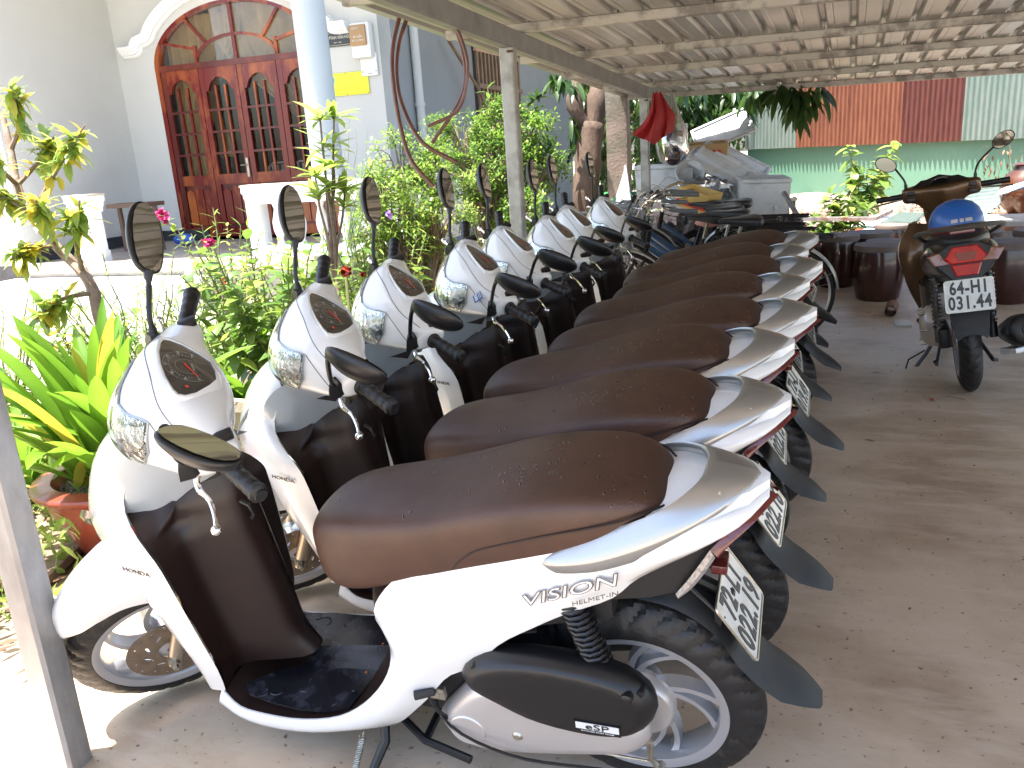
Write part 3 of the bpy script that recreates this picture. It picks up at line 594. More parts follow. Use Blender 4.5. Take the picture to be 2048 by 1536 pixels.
    drops(seat, 170, (-.05, .62), (-.10, .11), .0032, 3, M_drop); drops(rail, 60, (-.22, .1), (-.1, .13), .0022, 5, M_dropc)
    return root
BIKES = [(0.0, 0.0, 0.0, 0.204, 0.799), (0.035, 0.471, -0.051, 0.199, 0.803), (0.022, 0.956, 0.02, 0.18, 0.727), (0.091, 1.419, -0.028, 0.183, 0.785), (0.058, 1.939, 0.049, 0.171, 0.743), (0.11, 2.44, 0.044, 0.204, 0.674), (0.074, 2.916, -0.079, 0.206, 0.803), (0.135, 3.498, -0.122, 0.231, 0.784)]
PLATES = ['022.19', '022.16', '022.13', '019.49', '018.08', '018.63', '017.36', '015.71']
BLAB = ['white scooter nearest the camera with a plate tag on its key ring',
 'white scooter directly behind the nearest one, plate ending 16',
 'third white scooter of the row, its far mirror glass showing the roof',
 'white scooter with plate 019.49 and a blue sticker beside its left mirror',
 'fifth white scooter of the row, parked in front of the second shed post',
 'sixth white scooter of the row, with a blue sticker on its cowl',
 'seventh white scooter of the row, next to last before the bicycles',
 'last white scooter of the row, parked beside the grey bicycle basket']
def place_bike(o, b, cm):
    x, y, yaw, lean, st = b
    o.matrix_basis = Matrix.Translation((x, y, 0)) @ Matrix.Rotation(pi+yaw, 4, 'Z') @ Matrix.Rotation(-lean, 4, 'X')
    for c in cm:
        if c.get('steered'): c.matrix_basis = steerM(st) @ c.matrix_basis
proto = make_scooter()
CM = {}
for c_ in bpy.data.objects:
    if c_.parent: CM.setdefault(c_.parent.name, []).append(c_)
bikes = [proto]
for i in range(1, 8): bikes.append(copy_tree(proto, None, () if i < 3 else ('raised_scroll_pattern', 'stand_spring', 'bolt', 'drain_cap', 'gauge_number', 'odometer'), CM))
CH = {}
for c_ in bpy.data.objects:
    if c_.parent: CH.setdefault(c_.parent.name, []).append(c_)
for i, o in enumerate(bikes):
    place_bike(o, BIKES[i], CH[o.name]); o['label'] = BLAB[i]; o['category'] = 'scooter'; o['group'] = 'white scooters parked in a row under the shed'
    pl = [c for c in CH[o.name] if c.name.startswith('number_plate')][0]
    for body, y, sz in (('72-L1', .032, .074), (PLATES[i], -.032, .078)):
        add('lettering', text_mesh(body, sz, M_ink, ext=.0008, sx=.70, bold=.0022, space=1.12), pl, Matrix.Translation((0, y, .0026)))
    cw = [c for c in CH[o.name] if c.name.startswith('handlebar_cowl')][0]
    if i in (3, 5, 6):
        g = G().box((0, 0, 0), (.055, .034, .0008)); sk = add('sticker', g.me('sticker', M_blue), cw, frame((.973, .137, 1.022), (-.15, -1, .25), (1, 0, -.7)))
        g = G()
        for a_ in range(5): g.box((-.02+a_*.009, .006, .0008), (.006, .012, .0006))
        for a_ in range(2): g.box((0, -.006-a_*.006, .0008), (.044, .002, .0006))
        add('sticker_print', g.me('sticker_print', M_tag), sk)
# key ring and tag of the nearest scooter
cw = [c for c in CH[proto.name] if c.name.startswith('handlebar_cowl')][0]
g = G().tube([(.846+.012*cos(a*.5), -.02+.0*a, .90+.012*sin(a*.5)) for a in range(13)], .0012, 5)
kr = g.ob('key_ring', M_chr, cw)
g = G().box((0, 0, 0), (.062, .044, .0016)); kt = add('key_tag', g.me('key_tag', M_tag, bev=.0007), cw, frame((.84, .01, .865), (-.25, .55, .9), (-.7, -.7, .1)))
add('lettering', text_mesh('72-L1', .017, M_ink, ext=.0003, bold=.0006), kt, Matrix.Translation((0, .009, .001))); add('lettering', text_mesh('022.19', .017, M_ink, ext=.0003, bold=.0006), kt, Matrix.Translation((0, -.010, .001)))

# the near scooter's left mirror is twisted so that its glass shows
lm = [c for c in CH[proto.name] if c.name.split('.')[0] == 'mirror'][0]
mi_, mo_ = Vector((.935, .275, 1.178)), Vector((.838, .402, 1.160)); ax_ = (mo_-mi_).normalized(); mc_ = mi_.lerp(mo_, .53); n0_ = Vector((-.75, -.62, .25)); n0_ = (n0_-ax_*n0_.dot(ax_)).normalized(); cd_ = Vector((-.088, .857, .508))
best = min(range(-175, 176, 5), key=lambda a: abs((Matrix.Rotation(radians(a), 3, ax_) @ n0_).dot(cd_)-.20)+abs(a)*.0005)
lm.matrix_basis = steerM(BIKES[0][4]) @ Matrix.Translation(mc_) @ Matrix.Rotation(radians(best), 4, ax_) @ Matrix.Translation(-mc_)
for c in CH[lm.name]:
    if c.name.startswith(('mirror_stem', 'mirror_boot')): c.parent = proto; c.matrix_basis = steerM(BIKES[0][4])
# ================================================================ ground and shed
def pxw(x, y, d):
    """point seen at photo position (x, y), d metres in front of the camera"""
    k = cam_d.lens/36*2048
    return Vector((0.3038, -1.5729, 1.3998))+(CF+CR*((x-1024)/k)+CU*((768-y)/k))*d
M_conc = mat('stained_concrete', (.60, .47, .345), .45, col2=(.40, .29, .195), vscale=1.7, thr=(.42, .62), bump=.10, bscale=28, detail=9)
def concrete_detail():
    N = M_conc.node_tree.nodes; L = M_conc.node_tree.links; b = N['Principled BSDF']; tc = [n for n in N if n.type == 'TEX_COORD'][0]
    base = b.inputs['Base Color'].links[0].from_socket
    n = N.new('ShaderNodeTexNoise'); n.inputs['Scale'].default_value = 55; n.inputs['Detail'].default_value = 2; L.new(tc.outputs['Object'], n.inputs[0])
    r = N.new('ShaderNodeMapRange'); r.inputs[1].default_value = .66; r.inputs[2].default_value = .74; L.new(n.outputs[0], r.inputs[0])
    x = N.new('ShaderNodeMix'); x.data_type = 'RGBA'; L.new(base, x.inputs[6]); x.inputs[7].default_value = (.16, .10, .07, 1); L.new(r.outputs[0], x.inputs[0])
    mp = N.new('ShaderNodeMapping'); mp.inputs['Scale'].default_value = (1, 4, 1); mp.inputs['Rotation'].default_value = (0, 0, .5); L.new(tc.outputs['Object'], mp.inputs[0])
    n3 = N.new('ShaderNodeTexNoise'); n3.inputs['Scale'].default_value = 2.2; n3.inputs['Detail'].default_value = 10; n3.inputs['Roughness'].default_value = .7; L.new(mp.outputs[0], n3.inputs[0])
    r3 = N.new('ShaderNodeMapRange'); r3.inputs[1].default_value = .48; r3.inputs[2].default_value = .66; r3.inputs[4].default_value = .75; L.new(n3.outputs[0], r3.inputs[0])
    x3 = N.new('ShaderNodeMix'); x3.data_type = 'RGBA'; L.new(x.outputs[2], x3.inputs[6]); x3.inputs[7].default_value = (.64, .53, .42, 1); L.new(r3.outputs[0], x3.inputs[0]); L.new(x3.outputs[2], b.inputs['Base Color'])
concrete_detail()
M_yard = mat('yard_concrete', (.46, .42, .36), .8, col2=(.34, .30, .25), vscale=2, bump=.1, bscale=30)
M_soil = mat('garden_soil', (.16, .115, .085), .9, col2=(.26, .20, .15), vscale=9, bump=.6, bscale=40)
M_galv = mat('galvanised_steel', (.36, .36, .34), .42, metal=.35, col2=(.22, .21, .19), vscale=10, thr=(.4, .7), bump=.08, bscale=70)
M_galvd = mat('weathered_galvanised_steel', (.27, .265, .255), .42, metal=.45, col2=(.19, .18, .17), vscale=7, bump=.1, bscale=50)
M_pur = mat('painted_purlin', (.42, .39, .34), .5, metal=.2, col2=(.20, .18, .16), vscale=7, thr=(.48, .62), bump=.15, bscale=40)
M_rust = mat('rust', (.12, .06, .03), .8, col2=(.07, .035, .02), vscale=30)
M_sheet = mat('roof_sheet_steel', (.43, .41, .38), .36, metal=.5, col2=(.36, .34, .31), vscale=1.5, bump=.03, bscale=20)
M_galvn = mat('bright_galvanised_steel', (.44, .43, .42), .38, metal=.5, col2=(.28, .27, .26), vscale=9, thr=(.35, .65), bump=.15, bscale=40, stretch=(1, 1, .4), detail=8)
st = lambda o: (o.__setitem__('kind', 'structure'), o)[1]
g = G(); nx = 60
V = []; F = []
for i in range(nx+1):
    for j in range(nx+1):
        x = -45+90*(i/nx); y = -30+90*(j/nx); V.append((x, y, -.035+(.02*noise.noise(Vector((x*.3, y*.3, 0))) if abs(x) > 3 or y > 9 or y < -4 else 0)))
for i in range(nx):
    for j in range(nx): a = i*(nx+1)+j; F.append((a, a+nx+1, a+nx+2, a+1))
st(ob('ground', V, F, M_yard))
g = G(); g.loft([[(-2.0+.045*y+.02*sin(y*7), y, z) for y in [(-3+.4*k) for k in range(31)]] for z in (-.06, 0)], False, False)
V = []; F = []; ys = [-3+.4*k for k in range(31)]
for y in ys: V += [(-2.0+.045*y+.02*sin(y*7), y, -.06), (-2.0+.045*y+.02*sin(y*7), y, 0), (7, y, 0)]
for k in range(30):
    a = 3*k; F += [(a, a+3, a+4, a+1), (a+1, a+4, a+5, a+2)]
n0 = len(V)
st(ob('shed_floor', V+[(7, 9, -.06), (-2.0+.045*9, 9, -.06), (-2+.405, 9, 0), (7, 9, 0)], F+[(n0, n0+1, n0+2, n0+3)], M_conc))
V = []; F = []; n = 40
for i in range(n+1):
    for j in range(n+1):
        t = j/n; y = -2+9.5*t; x = -3.9+.15*sin(t*9)+(1.95+.045*y)*i/n; e_ = min(1, min(i, n-i)/3, min(j, n-j)/2)
        V.append((x, y, -.03+e_*(.025+.03*noise.noise(Vector((x*3, y*3, 0)))+.012*noise.noise(Vector((x*14, y*14, 2))))))
for i in range(n):
    for j in range(n): a = i*(n+1)+j; F.append((a, a+n+1, a+n+2, a+1))
st(ob('garden_bed', V, F, M_soil))
# back yard strip of litter beyond the shed
V = []; F = []
for i in range(61):
    for j in range(41):
        x = -3+9*i/60; y = 7.6+8.3*j/40; V.append((x, y, -.02+.05*abs(noise.noise(Vector((x*1.2, y*1.2, 5))))+.02*noise.noise(Vector((x*9, y*9, 5)))+max(0, (y-11))*.03))
for i in range(60):
    for j in range(40): a = i*41+j; F.append((a, a+41, a+42, a+1))
st(ob('back_yard', V, F, mat('leafy_dirt', (.36, .27, .20), .9, col2=(.14, .08, .055), vscale=16, thr=(.5, .68), bump=.5, bscale=30, detail=8)))
# ---- shed structure
bz = lambda y: 2.055-.054*y; bx = lambda y: -1.36+.045*y
post_l = ['weathered square steel post in the near left corner of the shed', 'pale square steel post standing behind the sixth white scooter', 'square steel post with the red cloth hanging at its top']
for k, y in enumerate((-.33, 2.92, 6.14)):
    hw = .038 if k else .036; x = bx(y); g = G(); c = .008
    prof = [(hw-c, hw), (hw, hw-c), (hw, -hw+c), (hw-c, -hw), (-hw+c, -hw), (-hw, -hw+c), (-hw, hw-c), (-hw+c, hw)]
    g.loft([[(x+a, y+b, z) for a, b in prof] for z in (0, .5, 1, 1.5, bz(y))])
    p = g.ob('steel_post', M_galvn if k == 0 else M_galv, sharp=35); tag(p, post_l[k], 'post', 'steel posts along the left side of the shed')
    g = G().sphere((x+.02, y-.03, bz(y)-.02), .018, 8, 6, (1.2, .7, .6)); pr = g.ob('rust_patch', M_rust, p)
p = empty('shed_roof', 'low corrugated steel shed roof on pale purlins over the scooters', 'roof')
def boxbeam(a, b, w, h, m, name, c=.006):
    a, b = Vector(a), Vector(b); d = (b-a).normalized(); x = d.cross(Vector((0, 0, 1))).normalized(); y = x.cross(d)
    pr = [(w/2-c, h/2), (w/2, h/2-c), (w/2, -h/2+c), (w/2-c, -h/2), (-w/2+c, -h/2), (-w/2, -h/2+c), (-w/2, h/2-c), (-w/2+c, h/2)]
    return G().loft([[q+x*i+y*j for i, j in pr] for q in (a, b)]).ob(name, m, p, sharp=35)
boxbeam((bx(-1.7), -1.7, bz(-1.7)+.05), (bx(7.35), 7.35, bz(7.35)+.05), .06, .10, M_galvd, 'side_beam')
boxbeam((bx(-1.7)+5.6, -1.7, bz(-1.7)-.03), (bx(7.35)+5.6, 7.35, bz(7.35)-.03), .06, .10, M_galvd, 'side_beam')
PY = [-1.6, -1.1, -.05, .98, 2.03, 3.08, 4.22, 5.22, 6.32, 7.3]
for y in PY:
    z = bz(y)+.10+.026; xl = bx(y)-.42-.03*random.random(); r = boxbeam((xl, y+.04, z+.006), (bx(y)+6.1, y-.02, z-.085), .05, .052, M_pur, 'purlin')
for y in (-.33, 2.92, 6.14): tag(boxbeam((bx(y)+5.6, y, 0), (bx(y)+5.6, y, bz(y)-.09), .07, .07, M_galv, 'far_post'), None)
pitch = .165; ribs = [(0, 0), (.052, 0), (.068, .026), (.092, .026), (.108, 0), (.135, .0), (.140, .003), (.145, 0)]
xs = []
for k in range(40):
    for a, b in ribs: xs.append((k*pitch+a, b))
nrib = len(xs)
for si in range(8):
    sl = [q for q in xs if si*5*pitch-.001 <= q[0] <= (si+1)*5*pitch+.07]
    V = []; F = []; ys_ = [-1.75+9.2*k/12 for k in range(13)]
    for y in ys_:
        for a, b in sl: V.append((bx(y)-.52+a, y, bz(y)+.156+b+si*.0015-a*.0145))
    m_ = len(sl)
    for i in range(12):
        for j in range(m_-1): F.append((i*m_+j, i*m_+j+1, (i+1)*m_+j+1, (i+1)*m_+j))
    ob('roof_sheet', V, F, M_sheet, p, sharp=20)
for k, y in enumerate(PY[4:]):
    for q in range(0, 39, 3):
        G().tube([(bx(y)-.52+q*pitch+.08, y+.05, bz(y)+.150-q*pitch*.0145), (bx(y)-.52+q*pitch+.08, y+.05, bz(y)+.178-q*pitch*.0145)], .003, 4).ob('roof_screw', M_blk, p)
# ================================================================ house
HR = radians(1.78)
M_wall = mat('grey_blue_wall', (.56, .555, .515), .8, col2=(.52, .515, .48), vscale=1.2, bump=.05, bscale=80)
M_wall2 = mat('eave_shaded_wall', (.27, .285, .28), .8, var=.1, vscale=1, bump=.05)  # side wall colour darkened to carry the shade of the eaves
M_trim = mat('white_plaster', (.78, .78, .76), .6, bump=.05)
M_col = mat('pale_blue_column_paint', (.42, .46, .47), .6, var=.05, vscale=2)
M_wood = mat('varnished_red_wood', (.14, .007, .003), .26, col2=(.40, .10, .015), vscale=2.6, thr=(.48, .66), coat=.15, bump=.05, bscale=60, stretch=(1, 1, .35), detail=7)
M_wood2 = mat('dark_red_wood', (.085, .006, .004), .28, col2=(.20, .035, .010), vscale=3, thr=(.48, .7), coat=.15, stretch=(1, 1, .3))
M_pane = glassmat('window_glass', (.85, .82, .76), .02, .05)
M_curt = mat('beige_curtain', (.42, .30, .14), .9, var=.2, vscale=5)
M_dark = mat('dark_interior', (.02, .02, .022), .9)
M_tile = mat('porch_tile', (.30, .27, .24), .4, var=.2, vscale=5)
M_skirt = mat('black_stone_skirting', (.02, .022, .025), .3, col2=(.06, .06, .07), vscale=20)
M_beige = mat('beige_stone', (.55, .46, .36), .7, var=.12, vscale=6)
H = empty('house', 'pale grey blue house with arched red wooden double door and porch', 'house', (-6.63, 7.996, 0), HR)
hob = lambda g, name, m, par=None, **k: g.ob(name, m, par or H, **k)
# door wall with arched opening
def arch(a, b, z0, n=28): return [(-a*cos(pi*i/n), z0+b*sin(pi*i/n)) for i in range(n+1)]
ao = arch(1.24, .72, 2.67); g = G()
L_ = [(-1.24, .42)]+ao+[(1.24, .42)]; N_ = len(L_)
outr = [(-1.81, .42)]+[(-1.81+3.84*i/28, 4.3) if 0 < i < 28 else ((-1.81, 4.3) if i == 0 else (2.03, 4.3)) for i in range(29)]+[(2.03, .42)]
g.loft([[(x, 0, z) for x, z in L_], [(x, 0, z) for x, z in outr]], False, False); g.loft([[(x, .12, z) for x, z in L_], [(x, 0, z) for x, z in L_]], False, False)
hob(g, 'front_wall', M_wall, sharp=30)
G_ = lambda: G()
hob(G().box((-1.81-.06, -1.0, 2.15), (.12, 2.15, 4.3)), 'porch_side_wall', M_wall)
hob(G().box((-4.6, -1.98, 2.15), (5.42, .12, 4.3)), 'wing_wall', M_wall)
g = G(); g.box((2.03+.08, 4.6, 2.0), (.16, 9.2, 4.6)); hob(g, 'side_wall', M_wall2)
hob(G().box((0.1, 4.6, 4.4), (9.5, 9.6, .14)), 'roof_slab', M_trim)
hob(G().box((.35, -1.1, 4.4), (4.6, 2.5, .14)), 'porch_roof', M_trim)
g = G(); g.box((.1, -1.05, .2), (3.84, 2.1, .44)); hob(g, 'porch_floor', M_tile)
g = G(); g.box((.1, -2.115, .37), (3.9, .05, .12)); hob(g, 'porch_edge', M_beige)
g = G(); g.box((-.6, -2.45, .09), (2.8, .62, .34)); hob(g, 'porch_step', M_trim)
hob(G().box((-1.3, -.012, .50), (1.0, .02, .14)), 'skirting', M_skirt); hob(G().box((-1.79, -1.0, .50), (.03, 2.0, .14)), 'skirting', M_skirt); hob(G().box((-4.6, -2.05, .2), (5.4, .03, .4)), 'skirting', M_skirt)
# moulding over the arch
path = [(-1.66, 2.90), (-1.50, 2.90), (-1.42, 2.93), (-1.39, 3.00)]+[(-1.33*cos(pi*i/24), 2.72+.84*sin(pi*i/24)) for i in range(3, 22)]+[(1.39, 3.00), (1.42, 2.93), (1.50, 2.90), (1.66, 2.90)]
path = [(p.x, p.z) for p in cr([(a, 0, b) for a, b in path], 60)]
pf = [(.075, 0), (.075, .035), (.060, .055), (.045, .060), (.040, .085), (.02, .095), (-.01, .125), (-.035, .14), (-.06, .14), (-.06, 0)]
secs = []
for i, q in enumerate(path):
    a = path[max(0, i-1)]; b = path[min(len(path)-1, i+1)]; t = Vector((b[0]-a[0], b[1]-a[1])).normalized(); nn = Vector((t.y, -t.x))
    secs.append([(q[0]+nn.x*w_, -d_, q[1]+nn.y*w_) for w_, d_ in pf])
hob(G().loft(secs), 'arch_moulding', M_trim, sharp=30)
# door frame, transom, leaves
g = G(); g.loft([[(x*s_, y, (z-2.67)*s_+2.67 if z > 2.66 else z) for x, z in L_] for s_, y in ((1, .0), (.945, .0), (.945, .10), (1, .10))], False, False); fr = hob(g, 'door_frame', M_wood)
hob(G().box((0, .03, 2.655), (2.34, .08, .07)), 'transom_bar', M_wood2)
def barp(a, b, w_, name, m, par): return hob(G().bar((a[0], .04, a[1]), (b[0], .04, b[1]), w_, .04, (0, 1, 0)), name, m, par)
inn = arch(.60, .30, 2.69, 12)
for i in range(12): barp(inn[i], inn[i+1], .035, 'fan_bar', M_wood, fr)
barp((0, 2.69), (0, 3.36), .045, 'fan_bar', M_wood, fr)
for s in (-1, 1):
    barp((s*.60, 2.69), (s*.60, 2.90), .04, 'fan_bar', M_wood, fr); barp((s*.60, 2.86), (s*1.12, 2.98), .035, 'fan_bar', M_wood, fr); barp((s*.42, 2.92), (s*.68, 3.22), .035, 'fan_bar', M_wood, fr)
g = G(); g.add([(0, .055, 2.69)]+[(x*.95, .055, z) for x, z in arch(1.22, .70, 2.68)], [(0, i, i+1) for i in range(1, 29)]); hob(g, 'fan_glass', M_pane, fr)
for k in range(4):
    x0 = -1.165+.5825*k; W_ = .578; lf = hob(G().box((x0+.04, .03, 1.54), (.075, .05, 2.16)), 'door_leaf', M_wood2 if k in (0,) else M_wood)
    hob(G().box((x0+W_-.04, .03, 1.54), (.075, .05, 2.16)), 'stile', M_wood, lf)
    zt, zb = 2.62, 1.28
    # arched top rail
    cx = x0+W_/2; pr = [(x0+.075, 2.62), (x0+.075, 2.33), (x0+.11, 2.33)]+[(x0+.11+(W_-.22)*i/10, 2.36+.14*sin(pi*i/10)**.8) for i in range(1, 10)]+[(x0+W_-.11, 2.33), (x0+W_-.075, 2.33), (x0+W_-.075, 2.62)]
    g = G(); n_ = len(pr); g.loft([[(x, .008, 2.62) for x, z in pr], [(x, .008, z) for x, z in pr], [(x, .055, z) for x, z in pr]], False, False); hob(g, 'top_rail', M_wood, lf)
    hob(G().box((cx, .03, 1.215), (W_-.15, .05, .13)), 'mid_rail', M_wood, lf); hob(G().box((cx, .03, .52), (W_-.15, .05, .12)), 'bottom_rail', M_wood, lf)
    hob(G().box((cx, .045, .86), (W_-.15, .02, .60)), 'lower_panel', M_wood2, lf)
    for q in range(3):
        xx = cx-.14+.14*q; hob(G().loft([[(xx-a, y, z) for a, z in ((.06, .62), (-.06, .62), (-.06, 1.06+(.04 if q == 1 else 0)), (0, 1.10+(.03 if q == 1 else 0)), (.06, 1.06+(.04 if q == 1 else 0)))] for y in (.035, .02)]), 'raised_panel', M_wood, lf)
    for q in (1, 2): hob(G().box((x0+.075+(W_-.15)*q/3, .03, 1.84), (.026, .035, 1.12)), 'glazing_bar', M_wood, lf)
    for q in range(1, 4): hob(G().box((cx, .028, 1.28+.272*q), (W_-.15, .04, .028)), 'glazing_bar', M_wood2, lf)
    for r_ in range(4):
        for q in range(3):
            a_ = x0+.075+(W_-.15)*q/3; hob(G().add([(a_, .045, 1.28+.272*r_), (a_+(W_-.15)/3, .045, 1.28+.272*r_), (a_+(W_-.15)/3, .045, 1.28+.272*(r_+1) if r_ < 3 else 2.5), (a_, .045, 1.28+.272*(r_+1) if r_ < 3 else 2.5)], [(0, 1, 2, 3)]), 'pane', M_pane, lf, smooth=False)
hob(G().box((-.03, -.005, 1.35), (.035, .03, .24)).tube([(-.03, -.02, 1.38), (-.03, -.05, 1.38), (-.11, -.05, 1.38)], .008, 6), 'door_handle', M_steel, lf)
# curtains and dark room
def curtain(xa, xb, za, zb, pinch, name, ph=0):
    V = []; F = []; n_ = 30; m_ = 14
    for i in range(m_+1):
        t = i/m_; z = zb+(za-zb)*t
        for j in range(n_+1):
            u = j/n_; k = 1-pinch*sin(min(1, t/.62)*pi/2)**3 if t < .62 else 1-pinch*(1-.35*(t-.62)/.38)
            x = xa+(xb-xa)*u*k; V.append((x, .26+.03*sin(u*34+ph+t*2), z))
    for i in range(m_):
        for j in range(n_): a = i*(n_+1)+j; F.append((a, a+1, a+n_+2, a+n_+1))
    hob(G().add(V, F), name, M_curt)
curtain(-1.2, -.42, .45, 3.3, .35, 'curtain'); curtain(.9, -.45, .45, 3.38, .95, 'curtain', 2); curtain(-.62, .0, 1.5, 3.3, .9, 'curtain', 1)
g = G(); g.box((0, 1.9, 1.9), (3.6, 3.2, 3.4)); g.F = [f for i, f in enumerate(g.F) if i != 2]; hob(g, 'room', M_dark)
for k in range(3):
    cx = -.25+.42*k; cy = 1.1; ch = hob(G().tube([(cx-.17, cy, .45), (cx-.19, cy, 1.32), (cx-.1, cy, 1.38), (cx+.1, cy, 1.38), (cx+.19, cy, 1.32), (cx+.17, cy, .45)], .016, 6), 'chair', M_trim)
    for q in range(4): hob(G().box((cx-.12+.08*q, cy, 1.1), (.022, .015, .5)), 'slat', M_trim, ch)
# column, balustrade walls
def column(cx, cy, z0, name, label):
    g = G().lathe([(.0, 4.33), (.16, 4.33), (.16, z0+.05), (.175, z0+.04), (.185, z0), (0, z0)], 40, Matrix.Translation((cx, cy, 0))); return hob(g, name, M_col, sharp=40)
column(2.22, -1.93, 1.18, 'column', '')
def balus(xa, xb, name):
    y = -2.0; prof = [(-.13, 1.16), (-.13, 1.10), (-.10, 1.08), (-.10, 1.05), (-.075, 1.02), (-.075, .98), (.075, .98), (.075, 1.02), (.10, 1.05), (.10, 1.08), (.13, 1.10), (.13, 1.16)]
    w_ = hob(G().loft([[(x_, y+a, z) for a, z in prof] for x_ in (xa, xb)]), name, M_trim, sharp=30); hob(G().box(((xa+xb)/2, y, 1.17), (xb-xa+.02, .27, .02)), 'coping', M_beige, w_); hob(G().box(((xa+xb)/2, y, .48), (xb-xa-.02, .15, .12)), 'bottom_rail', M_trim, w_); return w_
balus(1.28, 2.95, 'balustrade'); balus(-1.06, -.72, 'balustrade'); hob(G().box((-.89, -2.0, .76), (.30, .12, .62)), 'pier', M_trim)
hob(G().box((1.36, -2.0, .76), (.16, .16, .68)), 'pier', M_trim)
for xx in (1.6, 1.86, 2.12, 2.38, 2.64): hob(G().lathe([(.0, .5), (.05, .5), (.05, .55), (.03, .6), (.06, .7), (.065, .78), (.03, .92), (.05, .98), (.05, 1.0), (0, 1.0)], 16, Matrix.Translation((xx, -2.0, 0))), 'baluster', M_trim)
hob(G().box((2.95, -1.1, .78), (.12, 1.9, .75)), 'balustrade', M_trim)
# side-wall window with slats, pipe
X0 = 2.03+.165
def wp(y, z): return (X0, y, z)
wf = hob(G().box((X0+.01, 3.98, 2.30), (.05, 2.25, 2.2)), 'window', mat('window_recess', (.05, .04, .035), .8))
M_slat = mat('brown_window_slats', (.24, .15, .085), .6, var=.3, vscale=6)
for q in range(13): hob(G().box((X0+.055, 2.9+.18*q, 1.95), (.03, .075, 1.7)), 'slat', M_slat, wf)
for z in (1.25, 1.75, 2.30): hob(G().box((X0+.08, 3.98, z), (.03, 2.3, .07)), 'slat_rail', M_slat, wf)
hob(G().box((X0+.05, 3.98, 2.93), (.04, 2.3, .26)), 'window_head', mat('peach_wood', (.50, .30, .18), .6), wf)
g = G().tube([(X0+.06, .55, 0), (X0+.06, .55, 4.1)], .055, 14); g.lathe([(.055, 1.95), (.066, 1.95), (.066, 2.0), (.055, 2.0)], 14, Matrix.Translation((X0+.06, .55, 0))); hob(g, 'drain_pipe', M_wall)
tag(G().tube([(-4.36, 9.6, 2.85), (-4.22, 10.3, 2.2), (-3.9, 11.6, .0)], .022, 8).ob('bamboo_pole', mat('bamboo', (.22, .13, .07), .6, var=.3)), 'thin brown bamboo pole leaning on the house side wall', 'pole')
# plaque, meter box, yellow sign on the door wall (hung on the wall)
def wobj(name, g, m, label, cat, **k):
    o = g.ob(name, m, None, **k); o.location = (-6.63, 7.996, 0); o.rotation_euler = (0, 0, HR); return tag(o, label, cat)
def wtext(body, size, m, s, z, d, par, **k): add('lettering', text_mesh(body, size, m, **k), par, Matrix.Translation((s, -d, z)) @ Matrix.Rotation(pi/2, 4, 'X'))
M_plq = mat('dark_plaque', (.03, .035, .045), .3)
pq = wobj('plaque', G().box((1.49, -.012, 2.79), (.42, .02, .20)), M_plq, 'small dark plaque with pale lettering beside the arched door', 'plaque', bev=.004)
M_gold = mat('pale_gold', (.55, .5, .35), .4)
for a_, b_ in (((1.3, 2.705), (1.68, 2.705)), ((1.3, 2.875), (1.68, 2.875))): add('border', G().bar((a_[0], -.0235, a_[1]), (b_[0], -.0235, b_[1]), .004, .004).me('border', M_gold), pq)
wtext('GIA ĐÌNH VĂN HÓA', .050, M_gold, 1.49, 2.79, .0225, pq, sx=.82, bold=.0006); wtext('2004 - 2006', .022, M_gold, 1.49, 2.735, .0225, pq); wtext('NHÂN DÂN XÃ CÔNG NHẬN', .018, M_gold, 1.49, 2.845, .0225, pq)
mb = wobj('meter_box', G().box((1.84, -.06, 2.72), (.26, .12, .40)), mat('off_white_plastic', (.70, .69, .65), .35), 'white and tan plastic meter box on the wall above the yellow sign', 'meter box', bev=.03)
g = G().loft([[(1.84+x, -d, z) for x, z in ((-.12, 2.89), (.09, 2.89), (.09, 2.66), (-.12, 2.66))] for d in (.115, .15)]); add('tan_cover', g.me('tan_cover', mat('tan_plastic', (.36, .21, .08), .35), bev=.012), mb)
wtext('CHÚ Ý', .032, M_tag, 1.80, 2.85, .152, mb); wtext('ĐO ĐẾM', .030, M_tag, 1.83, 2.755, .152, mb); wtext('BẢO DƯỠNG', .026, M_tag, 1.83, 2.715, .152, mb)
add('back_plate', G().box((1.88, -.02, 2.45), (.22, .035, .26)).me('back_plate', MATS['off_white_plastic'], bev=.012), mb)
wtext('VINAKIP', .016, M_ink, 1.89, 2.345, .038, mb)
for q in (1.79, 1.97): add('screw', G().lathe([(0, .041), (.007, .041), (.007, .03)], 8, Matrix.Translation((q, 0, 2.37)) @ Matrix.Rotation(pi/2, 4, 'X')).me('screw', M_ink), mb)
ys = wobj('yellow_sign', G().box((1.545, -.012, 2.255), (.60, .012, .265)), mat('yellow_sign_paint', (.72, .70, .02), .35), 'plain yellow sign with small green emblem under the meter box', 'sign', bev=.003)
add('emblem', G().box((1.345, -.0195, 2.31), (.095, .001, .095)).me('emblem', mat('pale_green_print', (.45, .68, .35), .5)), ys)
M_teal = mat('teal_print', (.06, .33, .30), .5)
add('emblem_ring', G().tube([(1.345+.033*sin(a_), -.021, 2.31+.033*cos(a_)) for a_ in [(.6+5.1*i/20) for i in range(21)]], .0055, 5).me('emblem_ring', M_teal), ys)
for a_, b_ in ((1.26, 2.375), (1.545, 2.378), (1.83, 2.375), (1.26, 2.135), (1.545, 2.132), (1.83, 2.135)): add('screw', G().lathe([(0, .004), (.006, .004), (.006, 0)], 8, Matrix.Translation((a_, -.018, b_)) @ Matrix.Rotation(pi/2, 4, 'X')).me('screw', M_ink), ys)
